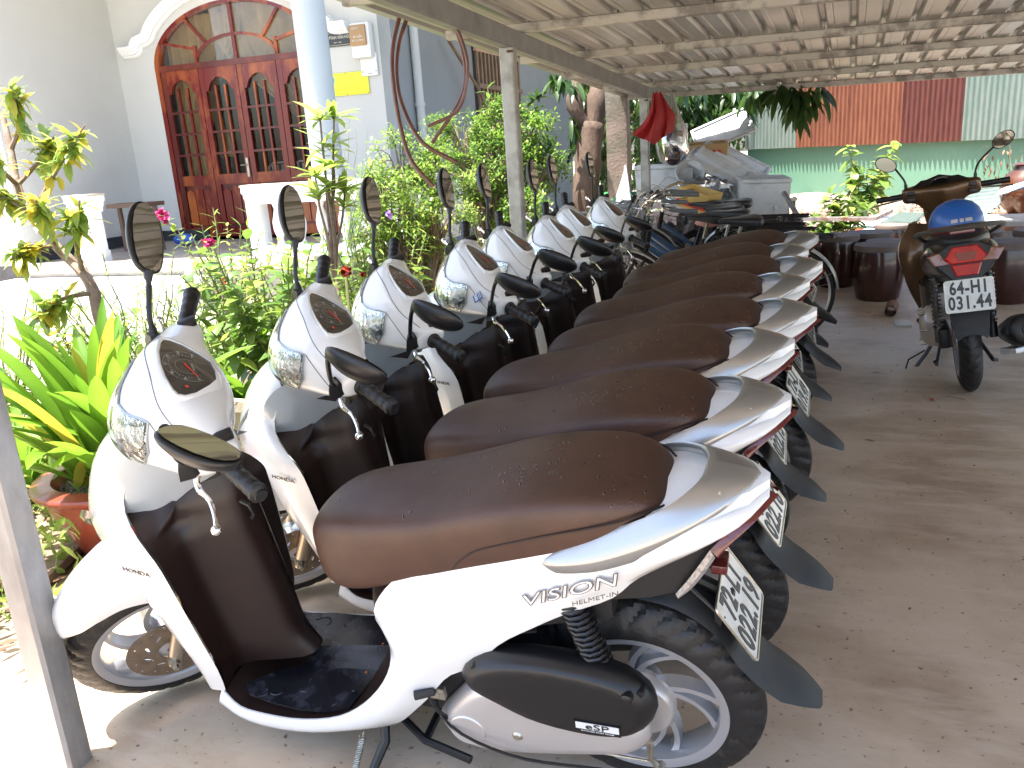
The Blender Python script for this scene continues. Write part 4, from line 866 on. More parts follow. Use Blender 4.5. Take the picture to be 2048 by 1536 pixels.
# stool behind the porch pier
g = G().tube([(-.60, -1.2, .44), (-.62, -1.2, .98)], .03, 8); s_ = g.ob('porch_bench', mat('brown_wood', (.12, .07, .045), .6)); s_.location = H.location; s_.rotation_euler = H.rotation_euler
add('seat', G().box((-.90, -1.2, 1.0), (.62, .3, .05)).me('seat', MATS['brown_wood']), s_); add('leg', G().tube([(-1.15, -1.2, .44), (-1.15, -1.2, .98)], .03, 8).me('leg', MATS['brown_wood']), s_); tag(s_, 'brown wooden bench on the porch behind the low white pier', 'bench')
tag(ob('blue_bag', *[q for q in (lambda g: (g.V, g.F))(G().sphere((-7.35, 7.35, .50), .12, 10, 7, (1.3, .8, .65)))], mat('blue_plastic', (.04, .12, .5), .4)), 'small blue plastic bag on the porch by the door', 'bag')
# ================================================================ green wall and rusty sheets
Gd = Vector((.76, -.65, 0)).normalized(); Gn = Vector((-Gd.y, Gd.x, 0)); Go = Vector((-.68, 16.87, 0))
GW = empty('sheet_metal_wall', 'pale green flat sheet wall with rusty corrugated sheets above', 'wall', Go, atan2(Gd.y, Gd.x))
M_green = mat('pale_green_sheet', (.10, .22, .155), .45, col2=(.125, .25, .18), vscale=.8, bump=.04, bscale=3)
M_gsheet = mat('faded_green_corrugated', (.15, .21, .175), .5, metal=.2, col2=(.22, .26, .23), vscale=5, stretch=(3, 1, .5))
M_r1 = mat('orange_rust_sheet', (.135, .040, .018), .7, col2=(.23, .085, .042), vscale=7, stretch=(3, 1, .4), detail=6)
M_r2 = mat('dark_red_rust_sheet', (.075, .015, .011), .7, col2=(.13, .038, .025), vscale=7, stretch=(3, 1, .4), detail=6)
def flat(x0, x1, z0, z1, m, name, y=0):
    V = []; F = []; n_ = 40; m_ = 8
    for i in range(n_+1):
        for j in range(m_+1): x = x0+(x1-x0)*i/n_; z = z0+(z1-z0)*j/m_; V.append((x, y+.018*noise.noise(Vector((x*1.1+3, z*1.6, 1))), z))
    for i in range(n_):
        for j in range(m_): a = i*(m_+1)+j; F.append((a, a+m_+1, a+m_+2, a+1))
    return ob(name, V, F, m, GW)
flat(-.3, 9.5, -.2, 1.04, M_green, 'flat_sheet')
cor = [(-.25, 1.08, M_gsheet, 0), (1.06, 2.24, M_r1, .004), (2.22, 3.36, M_r1, 0), (3.34, 4.40, M_r2, .004), (4.38, 6.2, M_gsheet, 0), (6.18, 7.9, M_gsheet, .004), (7.88, 9.6, M_r1, 0)]
for i, (a, b, m_, dy) in enumerate(cor):
    V = []; F = []; n_ = int((b-a)/.0127); yb = -.10
    for k in range(n_+1):
        x = a+(b-a)*k/n_; q = sin(2*pi*x/.092); y = yb-dy-.026*q
        V += [(x, y, 1.0+.005*noise.noise(Vector((x*4, i, 0)))), (x, y, 2.9)]
    for k in range(n_): F.append((2*k, 2*k+2, 2*k+3, 2*k+1))
    ob('corrugated_sheet', V, F, m_, GW, sharp=80)
hob2 = lambda g, n_, m: g.ob(n_, m, GW)
for z in (1.15, 2.0): hob2(G().box((4.5, .05, z), (10, .05, .05)), 'wall_rail', M_galvd)
# ================================================================ concrete post
g = G(); secs = []
for k in range(9):
    z = -.05+2.3*k/8; rr = random.Random(k); secs.append([(-1.60+x*(1-.002*k)+rr.uniform(-.003, .003), 7.45+y+rr.uniform(-.003, .003), z) for x, y in ((-.11, -.10), (.0, -.112), (.11, -.10), (.115, 0), (.11, .10), (-.11, .10))])
tag(g.loft(secs).ob('concrete_post', mat('mossy_concrete', (.27, .20, .16), .85, col2=(.13, .125, .085), vscale=5, thr=(.4, .7), bump=.4, bscale=35), sharp=50), 'thick square concrete post between the mango trunk and the red cloth', 'post')
# ================================================================ hose loops hanging from the beam
M_hose = mat('brown_rusty_pipe', (.13, .05, .03), .32, coat=.3, var=.3, vscale=20)
def hang(name, pts, d, r, label):
    P_ = [pxw(x, y, d+dd) for x, y, dd in pts]; o = G().tube(cr(P_, 60), r, 10).ob(name, M_hose); return tag(o, label, 'hose', 'brown hose coils hung from the shed beam')
hang('hose', [(788, 0, 0), (840, 0, -.02), (890, 20, -.04), (925, 85, -.03), (935, 150, 0), (915, 220, .04), (856, 253, .06)], 3.9, .0085, 'brown hose loop whose free end curls up short, over the dark wall')
hang('hose', [(800, -8, .05), (860, -2, .05), (905, 45, .05), (930, 130, .05), (920, 200, .07), (864, 286, .09)], 3.9, .0095, 'brown hose loop ending lowest against the dark side wall')
hang('hose', [(798, 37, .1), (786, 90, .1), (785, 150, .1), (798, 240, .1), (822, 320, .1), (868, 374, .1)], 3.9, .0105, 'brown hose strand reaching down to the fourth scooter mirror')
hang('hose', [(812, 42, .14), (797, 90, .14), (793, 150, .14), (806, 215, .14), (845, 285, .14), (914, 325, .14)], 3.9, .0105, 'brown hose strand curving right over the green bush')
# ================================================================ plants
LM = dict(
 lily=leafmat('lily_leaf', (.10, .23, .02), (.17, .31, .03), .45, .3, 2),
 bright=leafmat('sunny_leaf', (.15, .26, .04), (.28, .35, .09), .5, .35, 6),
 mid=leafmat('green_leaf', (.07, .15, .025), (.13, .22, .04), .4, .4, 5),
 dark=leafmat('mango_leaf', (.022, .055, .012), (.045, .10, .02), .35, .35, 3),
 grey=leafmat('pale_narrow_leaf', (.17, .22, .12), (.25, .28, .17), .4, .5, 6),
 bush=leafmat('bush_leaf', (.06, .15, .02), (.13, .24, .03), .45, .4, 4),
 yell=leafmat('yellow_leaf', (.45, .36, .04), (.30, .33, .04), .5, .4, 5),
 dry=leafmat('dry_leaf', (.20, .11, .06), (.12, .06, .035), .2, .7, 5),
 far=leafmat('far_foliage', (.03, .075, .015), (.07, .13, .025), .35, .5, 1.2))
M_bark = mat('pale_bark', (.26, .19, .14), .85, col2=(.14, .09, .06), vscale=14, bump=.5, bscale=50)
M_bark2 = mat('mango_bark', (.125, .078, .052), .9, col2=(.06, .038, .026), vscale=9, bump=.9, bscale=34, stretch=(1, 1, .45), detail=8)
M_stem = mat('green_stem', (.16, .17, .06), .7)
M_flr = mat('red_petal', (.42, .012, .012), .5, sub=0, col2=(.55, .10, .05), vscale=14)
M_flp = mat('pink_petal', (.75, .06, .25), .5, var=.3, vscale=20)
M_flv = mat('violet_petal', (.40, .22, .70), .5)
R = random.Random(11)
def leaf(g, p, d, up, L, W, bend=.25, seg=3, fold=.18, tipw=.0):
    """one leaf blade: curved, folded along the midrib"""
    d = Vector(d).normalized(); s = d.cross(Vector(up)); s = s.normalized() if s.length > 1e-4 else Vector((1, 0, 0)); n = s.cross(d).normalized()
    nv = len(g.V); p = Vector(p)
    for i in range(seg+1):
        t = i/seg; w_ = W*.5*(sin(pi*min(1, (t*.88+.10)))**.75 if i < seg else .02)
        c = p+d*L*t-n*(bend*L*t*t)
        g.V += [tuple(c-s*w_+n*fold*w_), tuple(c), tuple(c+s*w_+n*fold*w_)]
    for i in range(seg):
        a = nv+3*i; g.F += [(a, a+1, a+4, a+3), (a+1, a+2, a+5, a+4)]
def rdir(r=R, zmin=-1):
    while True:
        v = Vector((r.uniform(-1, 1), r.uniform(-1, 1), r.uniform(zmin, 1)))
        if .05 < v.length < 1: return v.normalized()
def stems(base, tips, r0, r1, wob=.06):
    g = G(); out = []
    for t in tips:
        b, t = Vector(base), Vector(t); n_ = 7; pts = [b.lerp(t, i/n_)+Vector((R.uniform(-1, 1), R.uniform(-1, 1), 0))*wob*(t-b).length*(sin(pi*i/n_))*.6 for i in range(n_+1)]; pts[-1] = t
        g.tube(pts, [r0+(r1-r0)*i/n_ for i in range(n_+1)], 5); out.append(pts)
    return g, out
def plant(name, label, base, tips, nl, L, W, m, cat='shrub', group=None, r0=.008, r1=.003, start=.3, bend=.3, droop=0, whorl=False, mstem=None, seg=3, m2=None, f2=.25, wob=.06, extra=0):
    root = empty(name, label, cat, (0, 0, 0), 0, group); g, paths = stems(base, tips, r0, r1, wob); g.ob('stem', mstem or M_stem, root)
    ga, gb = G(), G()
    for pts in paths:
        for k in range(nl):
            if whorl and k > nl*.4: t = .97+.03*R.random()
            else: t = start+(1-start)*(k+R.random())/nl
            f = t*(len(pts)-1); i = min(int(f), len(pts)-2); p_ = pts[i].lerp(pts[i+1], f-i); ax = (pts[i+1]-pts[i]).normalized()
            a = k*2.4+R.uniform(-.4, .4); u = ax.cross(Vector((.3, .2, .9))).normalized(); v = ax.cross(u)
            d = (u*cos(a)+v*sin(a)+ax*R.uniform(.1, .9)+Vector((0, 0, -droop))).normalized()
            p_ = p_+Vector((R.uniform(-1, 1), R.uniform(-1, 1), R.uniform(-1, 1)))*extra
            s_ = R.uniform(.65, 1.25); leaf(gb if (m2 and R.random() < f2) else ga, p_, d, Vector((R.uniform(-.3, .3), R.uniform(-.3, .3), 1)), L*s_, W*s_, bend*R.uniform(.4, 1.5), seg)
    ga.ob('foliage', LM[m], root)['kind'] = 'stuff'
    if m2 and gb.F: gb.ob('foliage', LM[m2], root)['kind'] = 'stuff'
    return root
def fan(base, h, n, spread, zr=(.5, 1)):
    return [(base[0]+spread*R.uniform(-1, 1), base[1]+spread*R.uniform(-1, 1), base[2]+h*R.uniform(*zr)) for _ in range(n)]
# --- potted lily in the big terracotta pot
PC = (-2.16, .70); t = empty('potted_lily', 'strap-leaved lily in the large terracotta pot beside the near post', 'potted plant', (PC[0], PC[1], 0))
M_terra = mat('terracotta_glaze', (.20, .030, .018), .3, col2=(.30, .06, .035), vscale=3, coat=.3, bump=.03)
G().lathe([(0, .02), (.13, .0), (.155, .01), (.17, .05), (.20, .12), (.235, .20), (.247, .24), (.247, .262), (.262, .275), (.285, .283), (.29, .295), (.285, .305), (.245, .312), (.215, .31), (.205, .29), (.19, .26), (0, .25)], 48).ob('pot', M_terra, t, sharp=50)
g = G()
for k in range(900):
    a = R.uniform(0, 2*pi); r = .195*sqrt(R.random()); g.box((0, 0, 0), (R.uniform(.006, .02), R.uniform(.006, .016), .006), Matrix.Translation((r*cos(a), r*sin(a), .262+.01*R.random())) @ Matrix.Rotation(R.uniform(0, 3), 4, rdir(R)))
g.ob('soil', M_soil, t)['kind'] = 'stuff'
def strap(par, base, az, L, W, rise, curl, m):
    g = G(); secs = []; n_ = 12; b = Vector(base); d0 = Vector((cos(az), sin(az), 0)); s = Vector((-sin(az), cos(az), 0)); p_ = b; ang = rise
    for i in range(n_+1):
        t_ = i/n_; w_ = W*.5*(.45+.55*sin(pi*min(.5, t_*1.1)))*(1 if t_ < .62 else max(.02, cos((t_-.62)/.38*pi/2)**.7)); dd = d0*cos(ang)+Vector((0, 0, sin(ang))); nn = s.cross(dd)*-1
        secs.append([p_-s*w_+nn*w_*.35, p_-s*w_*.5+nn*w_*.10, p_, p_+s*w_*.5+nn*w_*.10, p_+s*w_+nn*w_*.35]); p_ = p_+dd*L/n_; ang -= curl/n_*(.4+1.2*t_)
    g.loft(secs, False, False); return g.ob('leaf', m, par)
for k in range(84):
    az = k*2.4+R.uniform(-.3, .3); q = (k/84); a0 = R.uniform(0, 6.28)
    strap(t, (.13*cos(a0)*q, .13*sin(a0)*q, .27), az, R.uniform(.42, .74), R.uniform(.06, .09), 1.5-.72*q+R.uniform(-.1, .1), R.uniform(.6, 1.3)*(.3+.8*q), LM['lily'] if k % 9 else LM['yell'])
t2 = empty('lily_clump', 'clump of strap-leaved lilies growing behind the nearest scooter cowl', 'plant', (-2.25, 1.72, 0), 0)
for k in range(34):
    az = k*2.4; q = k/34; strap(t2, (.10*cos(az*3)*q, .1*sin(az*3)*q, .0), az, R.uniform(.5, .85), R.uniform(.06, .085), 1.45-.6*q, R.uniform(.5, 1.2), LM['lily'])
t2 = empty('lily_clump', 'low lily clump to the left of the terracotta pot', 'plant', (-3.0, .95, 0), 0)
for k in range(26):
    az = k*2.4; q = k/26; strap(t2, (.10*cos(az*3)*q, .1*sin(az*3)*q, .0), az, R.uniform(.4, .7), R.uniform(.05, .075), 1.4-.7*q, R.uniform(.5, 1.2), LM['lily'])
# beige planter behind the first two scooters
o = G().lathe([(0, .01), (.22, 0), (.27, .05), (.31, .3), (.325, .47), (.345, .48), (.345, .53), (.32, .535), (.30, .50), (.28, .44), (0, .43)], 48, Matrix.Translation((-1.98, 1.62, -.12))).ob('planter', mat('beige_cement', (.50, .42, .33), .8, var=.2, vscale=6, bump=.2), sharp=45)
tag(o, 'round beige cement planter between the first two scooters and the garden', 'planter')
plant('flower_shrub', 'leafy green shrub in the beige planter behind the second scooter', (-2.0, 1.62, .30), fan((-2.0, 1.62, .30), .80, 26, .32), 26, .085, .045, 'mid', 'shrub', m2='bright', f2=.35, bend=.4)
# --- crooked small tree at far left
tr = empty('garden_tree', 'small crooked pale-barked tree with yellow green leaves at the far left', 'tree')
g = G(); TP = [pxw(*q) for q in ((262, 760, 3.5), (205, 650, 3.5), (188, 585, 3.52), (165, 545, 3.55), (110, 490, 3.6), (62, 430, 3.65), (35, 370, 3.7), (22, 300, 3.75), (5, 230, 3.8))]
g.tube(cr([Vector((TP[0].x, TP[0].y, 0))]+TP, 40), [.032-.0005*i for i in range(41)], 9)
BR = [((62, 430, 3.65), (120, 330, 3.6), (170, 250, 3.5)), ((35, 370, 3.7), (80, 320, 3.7), (110, 270, 3.7)), ((110, 490, 3.6), (90, 440, 3.4), (70, 400, 3.2)), ((22, 300, 3.75), (40, 240, 3.7), (20, 170, 3.6)), ((110, 490, 3.6), (60, 500, 3.5), (20, 520, 3.4)), ((165, 545, 3.55), (150, 470, 3.4), (160, 400, 3.3)), ((188, 585, 3.52), (120, 600, 3.4), (70, 640, 3.3)), ((35, 370, 3.7), (-10, 330, 3.5), (-50, 300, 3.4)), ((62, 430, 3.65), (20, 400, 3.6), (-20, 390, 3.6))]
ends = []
for b in BR:
    q = cr([pxw(*x) for x in b], 10); g.tube(q, [.012-.0008*i for i in range(11)], 6); ends.append(q)
g.ob('trunk', M_bark, tr); ga, gb = G(), G()
for q in ends:
    for k in range(60):
        t_ = .25+.65*sqrt(R.random()); f = t_*10; i = min(int(f), 9); p_ = q[i].lerp(q[i+1], f-i)
        leaf(gb if R.random() < .3 else ga, p_+rdir()*.02, rdir()+Vector((0, 0, R.uniform(-.35, .4))), (0, 0, 1), R.uniform(.06, .11), R.uniform(.025, .042), .4, 3)
ga.ob('foliage', LM['bright'], tr)['kind'] = 'stuff'; gb.ob('foliage', LM['yell'], tr)['kind'] = 'stuff'
g = G(); q = [pxw(*x) for x in ((262, 760, 3.6), (150, 620, 3.7), (120, 560, 3.7), (60, 520, 3.7))]
# --- narrow-leaved shrubs (oleander like)
for i, (x, y, h, lab) in enumerate(((-3.1, 2.0, 1.0, 'narrow-leaved shrub between the crooked tree and the nearest mirror'), (-3.4, 3.1, 1.15, 'narrow-leaved shrub in front of the red door base'), (-2.75, 2.75, .85, 'low narrow-leaved shrub behind the second scooter mirror'), (-3.7, 1.5, .85, 'narrow-leaved shrub behind the terracotta pot lily'), (-2.6, 3.7, .9, 'narrow-leaved shrub behind the red lily flower'), (-3.2, 2.5, .8, 'narrow-leaved shrub under the pink roses'), (-2.7, 2.1, .75, 'narrow-leaved shrub between the lily clump and the roses'), (-3.6, 2.3, .8, 'narrow-leaved shrub left of the pink roses'), (-3.0, 3.5, .9, 'narrow-leaved shrub before the porch step'))):
    plant('oleander', lab, (x, y, 0), fan((x, y, 0), h, 22, .38, (.45, 1)), 30, .10, .013, 'grey' if i in (0, 3) else 'mid', 'shrub', 'narrow-leaved shrubs in the garden', m2='bright', f2=.5, start=.25, bend=.25, mstem=M_stem)
# --- broad leaf shrubs
for i, (x, y, h, s_, lab, m, m2) in enumerate(((-2.35, 2.35, 1.0, .26, 'glossy broad-leaved shrub to the left of the second scooter', 'mid', 'bright'), (-4.0, 2.4, .6, .3, 'low broad-leaved shrub left of the oleanders', 'mid', 'yell'), (-2.3, 3.2, .95, .28, 'broad-leaved shrub behind the third scooter grip', 'mid', 'bright'), (-3.35, .9, .75, .25, 'dark broad-leaved shrub under the crooked tree', 'mid', 'dark'), (-2.2, 4.3, .95, .3, 'pale variegated shrub behind the fourth scooter mirror', 'grey', 'yell'), (-2.9, 4.6, 1.05, .32, 'dense small-leaved pale shrub in front of the white balustrade', 'grey', 'bright'))):
    plant('broadleaf_shrub', lab, (x, y, 0), fan((x, y, 0), h, 20, s_, (.4, 1)), 26, .085 if i < 4 else .055, .046 if i < 4 else .026, m, 'shrub', 'broad-leaved garden shrubs', m2=m2, f2=.4, start=.15, bend=.4)
# --- slender whorled sapling before the column
plant('slender_sapling', 'slender sapling with whorled leaves in front of the blue column', pxw(668, 560, 5.2)*1, [pxw(665, 330, 5.2), pxw(640, 235, 5.2), pxw(668, 230, 5.3), pxw(630, 350, 5.1), pxw(690, 380, 5.3)], 26, .17, .05, 'bright', 'sapling', r0=.012, r1=.006, start=.75, whorl=True, mstem=M_bark, wob=.03)
bpy.data.objects[-1] if False else None
g = G(); g.tube(cr([pxw(690, 640, 5.2), pxw(672, 560, 5.2), pxw(668, 470, 5.2), pxw(655, 370, 5.2)], 12), .012, 6); o = g.ob('bare_stem', M_bark); tag(o, 'bare grey stem rising under the whorled leaves before the column', 'stem')
plant('feathery_shrub', 'feathery pale green asparagus shrub beside the door frame', pxw(705, 560, 5.6), [pxw(x, y, 5.6) for x, y in ((700, 215), (688, 300), (725, 320), (735, 260), (680, 380), (712, 250))], 90, .035, .004, 'grey', 'shrub', r0=.005, r1=.001, start=.35, seg=1, mstem=LM['grey'])
# --- rose sprays
ro = plant('rose_bush', 'thin rose bush with pink flowers in front of the porch step', pxw(470, 640, 4.6), [pxw(x, y, 4.6) for x, y in ((325, 432), (418, 486), (350, 450), (500, 500), (560, 480), (455, 450), (380, 560))], 26, .045, .024, 'bright', 'bush', r0=.006, r1=.002, start=.3, mstem=M_bark)
def bloom(x, y, d, r, m, par, n_=16):
    g = G(); c = pxw(x, y, d)
    for k in range(n_): leaf(g, c, rdir()+Vector((0, 0, .3)), rdir(), r, r*.9, .5, 3, .3)
    return g.ob('flower', m, par)
bloom(418, 485, 4.6, .036, M_flp, ro, 22); bloom(322, 430, 4.6, .04, M_flp, ro, 18); bloom(330, 440, 4.6, .03, M_flp, ro, 14)
# --- amaryllis flowers
am = empty('red_amaryllis', 'red trumpet-shaped lily flowers in bloom behind the second scooter grip', 'flower')
G().tube([pxw(700, 640, 3.6), pxw(692, 548, 3.6)], .007, 6).ob('stem', M_stem, am)
for (cx, cy, r, dx) in ((685, 542, .085, -1), (728, 548, .05, .3)):
    c = pxw(cx+(14 if dx < 0 else 0), cy, 3.6); ax = (pxw(cx-10, cy+4, 3.45)-c).normalized(); g = G()
    u = ax.cross(Vector((0, 0, 1))).normalized(); v = ax.cross(u)
    for k in range(6):
        a = k*pi/3; leaf(g, c, ax*1.1+(u*cos(a)+v*sin(a))*.55, ax, r, r*.55, -.35, 5, .3)
    g.ob('flower', M_flr, am)
for (x, y, m_, l_) in ((778, 430, M_flv, 'small violet flower among the pale bushes'), (448, 563, M_flr, 'small orange red blossom over the narrow leaves')):
    o = bloom(x, y, 4.8, .028, m_, None, 8); tag(o, l_, 'flower')
# --- round bushes
def bush(name, label, blobs, n_, L, W, m, m2, f2, base, group=None, twig=26):
    root = empty(name, label, 'bush', (0, 0, 0), 0, group); g = G(); ga, gb = G(), G()
    cs = []
    for (c, r) in blobs:
        c = Vector(c)
        for k in range(twig):
            q = c+rdir()*r*R.uniform(.5, 1); cs.append((q, r)); b = Vector(base)+Vector((R.uniform(-.1, .1), R.uniform(-.1, .1), 0)); mid = b.lerp(c, .6)+rdir()*.06
            g.tube(cr([b, mid, c.lerp(q, .35), q], 7), [.012-.0014*i for i in range(8)], 4)
    for k in range(n_):
        c, r = cs[R.randrange(len(cs))]; p_ = c+rdir()*R.uniform(0, 1)**.6*r*.34
        leaf(gb if R.random() < f2 else ga, p_, rdir(R, -.5), (0, 0, 1), L*R.uniform(.7, 1.3), W*R.uniform(.8, 1.2), .2, 2)
    g.ob('trunk', M_bark, root); ga.ob('crown', LM[m], root)['kind'] = 'stuff'; gb.ob('crown', LM[m2], root)['kind'] = 'stuff'; return root
b1 = pxw(835, 560, 6.4); b1.z = 0
bush('sunlit_bush', 'sunlit yellow green small-leaved bush under the hose loops', [(pxw(800, 330, 6.5), .28), (pxw(760, 390, 6.3), .25), (pxw(870, 350, 6.6), .26), (pxw(820, 430, 6.3), .34), (pxw(880, 450, 6.3), .3), (pxw(750, 470, 6.2), .28)], 9000, .036, .018, 'bright', 'bush', .45, b1, 'round small-leaved bushes by the house')
b2 = pxw(1000, 520, 7.8); b2.z = 0
bush('green_bush', 'deep green small-leaved bush between the window and the second post', [(pxw(920, 280, 7.8), .32), (pxw(990, 270, 8), .33), (pxw(1060, 270, 8), .3), (pxw(1000, 330, 7.8), .36), (pxw(1085, 330, 7.9), .28), (pxw(940, 350, 7.6), .3), (pxw(1040, 420, 7.6), .3)], 11000, .042, .021, 'bush', 'bright', .22, b2, 'round small-leaved bushes by the house')
plant('thin_sapling', 'thin upright sapling in front of the slatted window', pxw(990, 300, 8.2), [pxw(975, 175, 8.2), pxw(968, 240, 8.2)], 16, .12, .035, 'mid', 'sapling', r0=.008, r1=.004, start=.1)
plant('thin_sapling', 'thin sapling with a tuft of grey leaves right of the window', pxw(1072, 300, 8.6), [pxw(1066, 200, 8.6), pxw(1075, 195, 8.6)], 18, .16, .055, 'dark', 'sapling', r0=.008, r1=.005, start=.6, whorl=True)
# --- low pale growth along the bed
g1 = G()
for k in range(9500):
    x = R.uniform(-3.7, -2.05); y = R.uniform(-.2, 6.0); h = R.uniform(.03, .55)*(.5+.5*noise.noise(Vector((x*2, y*2, 0)))+.25)
    leaf(g1, (x, y, h*R.random()), rdir(R, .0)+Vector((0, 0, .5)), (R.uniform(-1, 1), R.uniform(-1, 1), .5), R.uniform(.04, .11), R.uniform(.012, .035), .3, 2)
tag(g1.ob('ground_cover', LM['bright']), 'low sunlit leafy ground cover of the garden bed', 'plants', kind='stuff')
g1 = G()
for k in range(2200):
    x = R.uniform(-3.7, -1.75); y = R.uniform(-1.2, 6.5)
    leaf(g1, (x, y, .012+.02*R.random()), rdir(R, -.1)*Vector((1, 1, .2)), (0, 0, 1), R.uniform(.03, .10), R.uniform(.015, .04), .2, 2)
tag(g1.ob('leaf_litter', LM['dry']), 'dry fallen leaves on the garden soil', 'leaves', kind='stuff')
g1 = G()
for k in range(5200):
    x = R.uniform(-2.5, 4.5); y = R.uniform(7.7, 13)
    leaf(g1, (x, y, .03+.04*R.random()+max(0, (y-11))*.03), rdir(R, -.1)*Vector((1, 1, .3)), (0, 0, 1), R.uniform(.05, .14), R.uniform(.02, .05), .3, 2)
tag(g1.ob('leaf_litter', LM['dry']), 'brown fallen leaves strewn over the back yard', 'leaves', kind='stuff')
# broadleaf weed right below the pot, slate and grey stone
o = G().loft([[(x*s_, y*s_, z) for x, y in ((-.30, -.2), (.28, -.24), (.34, .2), (-.2, .26))] for s_, z in ((1, 0), (1, .035))]).ob('paving_slab', mat('brown_slab', (.22, .15, .11), .8, var=.3, vscale=10, bump=.2), bev=.006); o.location = (-2.55, .42, .02); o.rotation_euler = (0, .05, .5); tag(o, 'loose brown paving slab on the soil left of the terracotta pot', 'slab')
o = G().sphere((0, 0, 0), .055, 7, 5, (1.3, .8, .6)).ob('grey_stone', mat('grey_stone', (.42, .45, .48), .7, var=.2, vscale=20), smooth=False); o.location = (-2.06, .22, .03); tag(o, 'pale grey stone at the foot of the terracotta pot', 'stone')
plant('sage_plant', 'small pale grey-leaved plant beside the near post', (-2.45, .12, 0), fan((-2.45, .12, 0), .28, 5, .14), 7, .14, .045, 'grey', 'plant', start=.1, bend=.5)
# ================================================================ mango tree, background trees
mt = empty('mango_tree', 'mango tree with thick forked brown trunk behind the scooters', 'tree'); g = G()
tb = pxw(1178, 460, 9.2); tb.z = -.05
tk = [tb, pxw(1172, 400, 9.1), pxw(1176, 330, 9.1), pxw(1180, 250, 9.1)]
g.tube(cr(tk, 16), [.21-.065*min(1, i/4)+.004*sin(i*1.3) for i in range(17)], 20)
g.tube(cr([tk[-1]-Vector((0, 0, .1)), pxw(1150, 215, 9.0), pxw(1155, 150, 9.1), pxw(1130, 60, 9.3), pxw(1100, -60, 9.5)], 16), [.09-.0015*i+.012*sin(i*1.6) for i in range(17)], 12)
g.tube(cr([tk[-1]-Vector((0, 0, .15)), pxw(1195, 200, 9.1), pxw(1215, 150, 9.2), pxw(1290, 80, 9.5), pxw(1400, 0, 10)], 16), [.135-.004*i+.01*sin(i*2.1) for i in range(17)], 14)
g.tube(cr([pxw(1215, 165, 9.2), pxw(1290, 180, 9.6), pxw(1400, 165, 9.9), pxw(1560, 150, 8.8)], 12), [.06-.003*i for i in range(13)], 8)
V2 = []
for v in g.V:
    q = Vector(v); n_ = noise.noise(q*7)*.010+noise.noise(q*22)*.006; V2.append((v[0]+n_, v[1]+n_*.6, v[2]))
g.V = V2; g.ob('trunk', M_bark2, mt, sharp=180)
def cluster(g, c, n_, L, W, dr=.9, spread=.12):
    for k in range(n_):
        a = R.uniform(0, 6.28); leaf(g, Vector(c)+rdir()*spread*.3, Vector((cos(a)*.7, sin(a)*.7, -dr*R.uniform(.4, 1.3))), (cos(a), sin(a), 1), L*R.uniform(.75, 1.25), W*R.uniform(.8, 1.2), .25, 4)
g = G(); cl = []
for k in range(250):
    x = R.uniform(1290, 1500); y = 150+R.uniform(0, 110)*(1-abs(x-1400)/230)+R.uniform(0, 20); cl.append(pxw(x, y, R.uniform(8.8, 10.5)))
for c in cl: cluster(g, c, 9, .22, .05)
for (x, y, d) in ((1600, 185, 7.9), (1585, 180, 7.9), (1560, 175, 8), (1618, 180, 7.9), (1640, 178, 8), (1595, 215, 7.9), (1540, 170, 8.2), (1610, 205, 7.85), (1590, 195, 8), (1500, 180, 8.3), (1520, 178, 8.3)): cluster(g, pxw(x, y, d), 10, .27, .06, .8)
for (x, y, d) in ((1135, 165, 8.6), (1120, 158, 8.6), (1105, 150, 8.6), (1150, 170, 8.6), (1145, 232, 9.0), (1150, 250, 9), (1140, 300, 9.3), (1155, 290, 9.3)): cluster(g, pxw(x, y, d), 8, .22, .05)
for k in range(60): cluster(g, pxw(R.uniform(1200, 1245), R.uniform(195, 400), R.uniform(9.4, 10.4)), 7, .2, .05)
for k in range(60): cluster(g, Vector((R.uniform(-3.4, 1.5), R.uniform(6.5, 11), R.uniform(3.1, 4.2))), 8, .22, .05)
g.ob('crown', LM['dark'], mt)['kind'] = 'stuff'
g = G(); g.tube(cr([pxw(1560, 140, 8.8), pxw(1600, 165, 8.0), pxw(1600, 205, 7.9)], 8), .008, 5); g.ob('twig', M_bark2, mt)
# dense trees beyond, between house and green wall
for i, (x, y, z, s_, lab) in enumerate(((-4.3, 19.5, 2.2, 2.0, 'leafy tree far behind the mango trunk, left'), (-2.4, 18.2, 2.0, 1.6, 'dense dark tree behind the foam boxes'), (-.9, 19.8, 3.0, 1.9, 'tall dark tree rising over the left end of the green wall'), (-6.5, 22.5, 3.4, 2.6, 'big tree behind the house end'), (2.2, 20.5, 4.3, 2.3, 'tree standing behind the rusty sheets'), (6.5, 17.5, 4.2, 2.3, 'tree behind the right end of the sheet wall'))):
    root = empty('backyard_tree', lab, 'tree', (0, 0, 0), 0, 'background trees behind the shed'); g = G(); g.tube([(x, y, -.05), (x+.1, y, z*.5), (x, y, z)], [.16, .12, .08], 8); rr = random.Random(i)
    for k in range(7): g.tube([(x, y, z*.6), (x+rr.uniform(-1, 1)*s_*.6, y+rr.uniform(-1, 1)*s_*.5, z+rr.uniform(-.3, .8)*s_*.6)], [.06, .02], 6)
    g.ob('trunk', M_bark2, root); g = G()
    blobs = [(Vector((x, y, z))+Vector((rr.uniform(-1, 1), rr.uniform(-1, 1), rr.uniform(-.9, .9)))*s_*.75, rr.uniform(.35, .6)*s_) for _ in range(9)]
    for k in range(3400):
        c, r_ = blobs[R.randrange(9)]; p_ = c+rdir()*r_*R.uniform(.6, 1.05); leaf(g, p_, rdir()+Vector((0, 0, -.5)), (0, 0, 1), .26, .10, .3, 2)
    g.ob('crown', LM['far'], root)['kind'] = 'stuff'
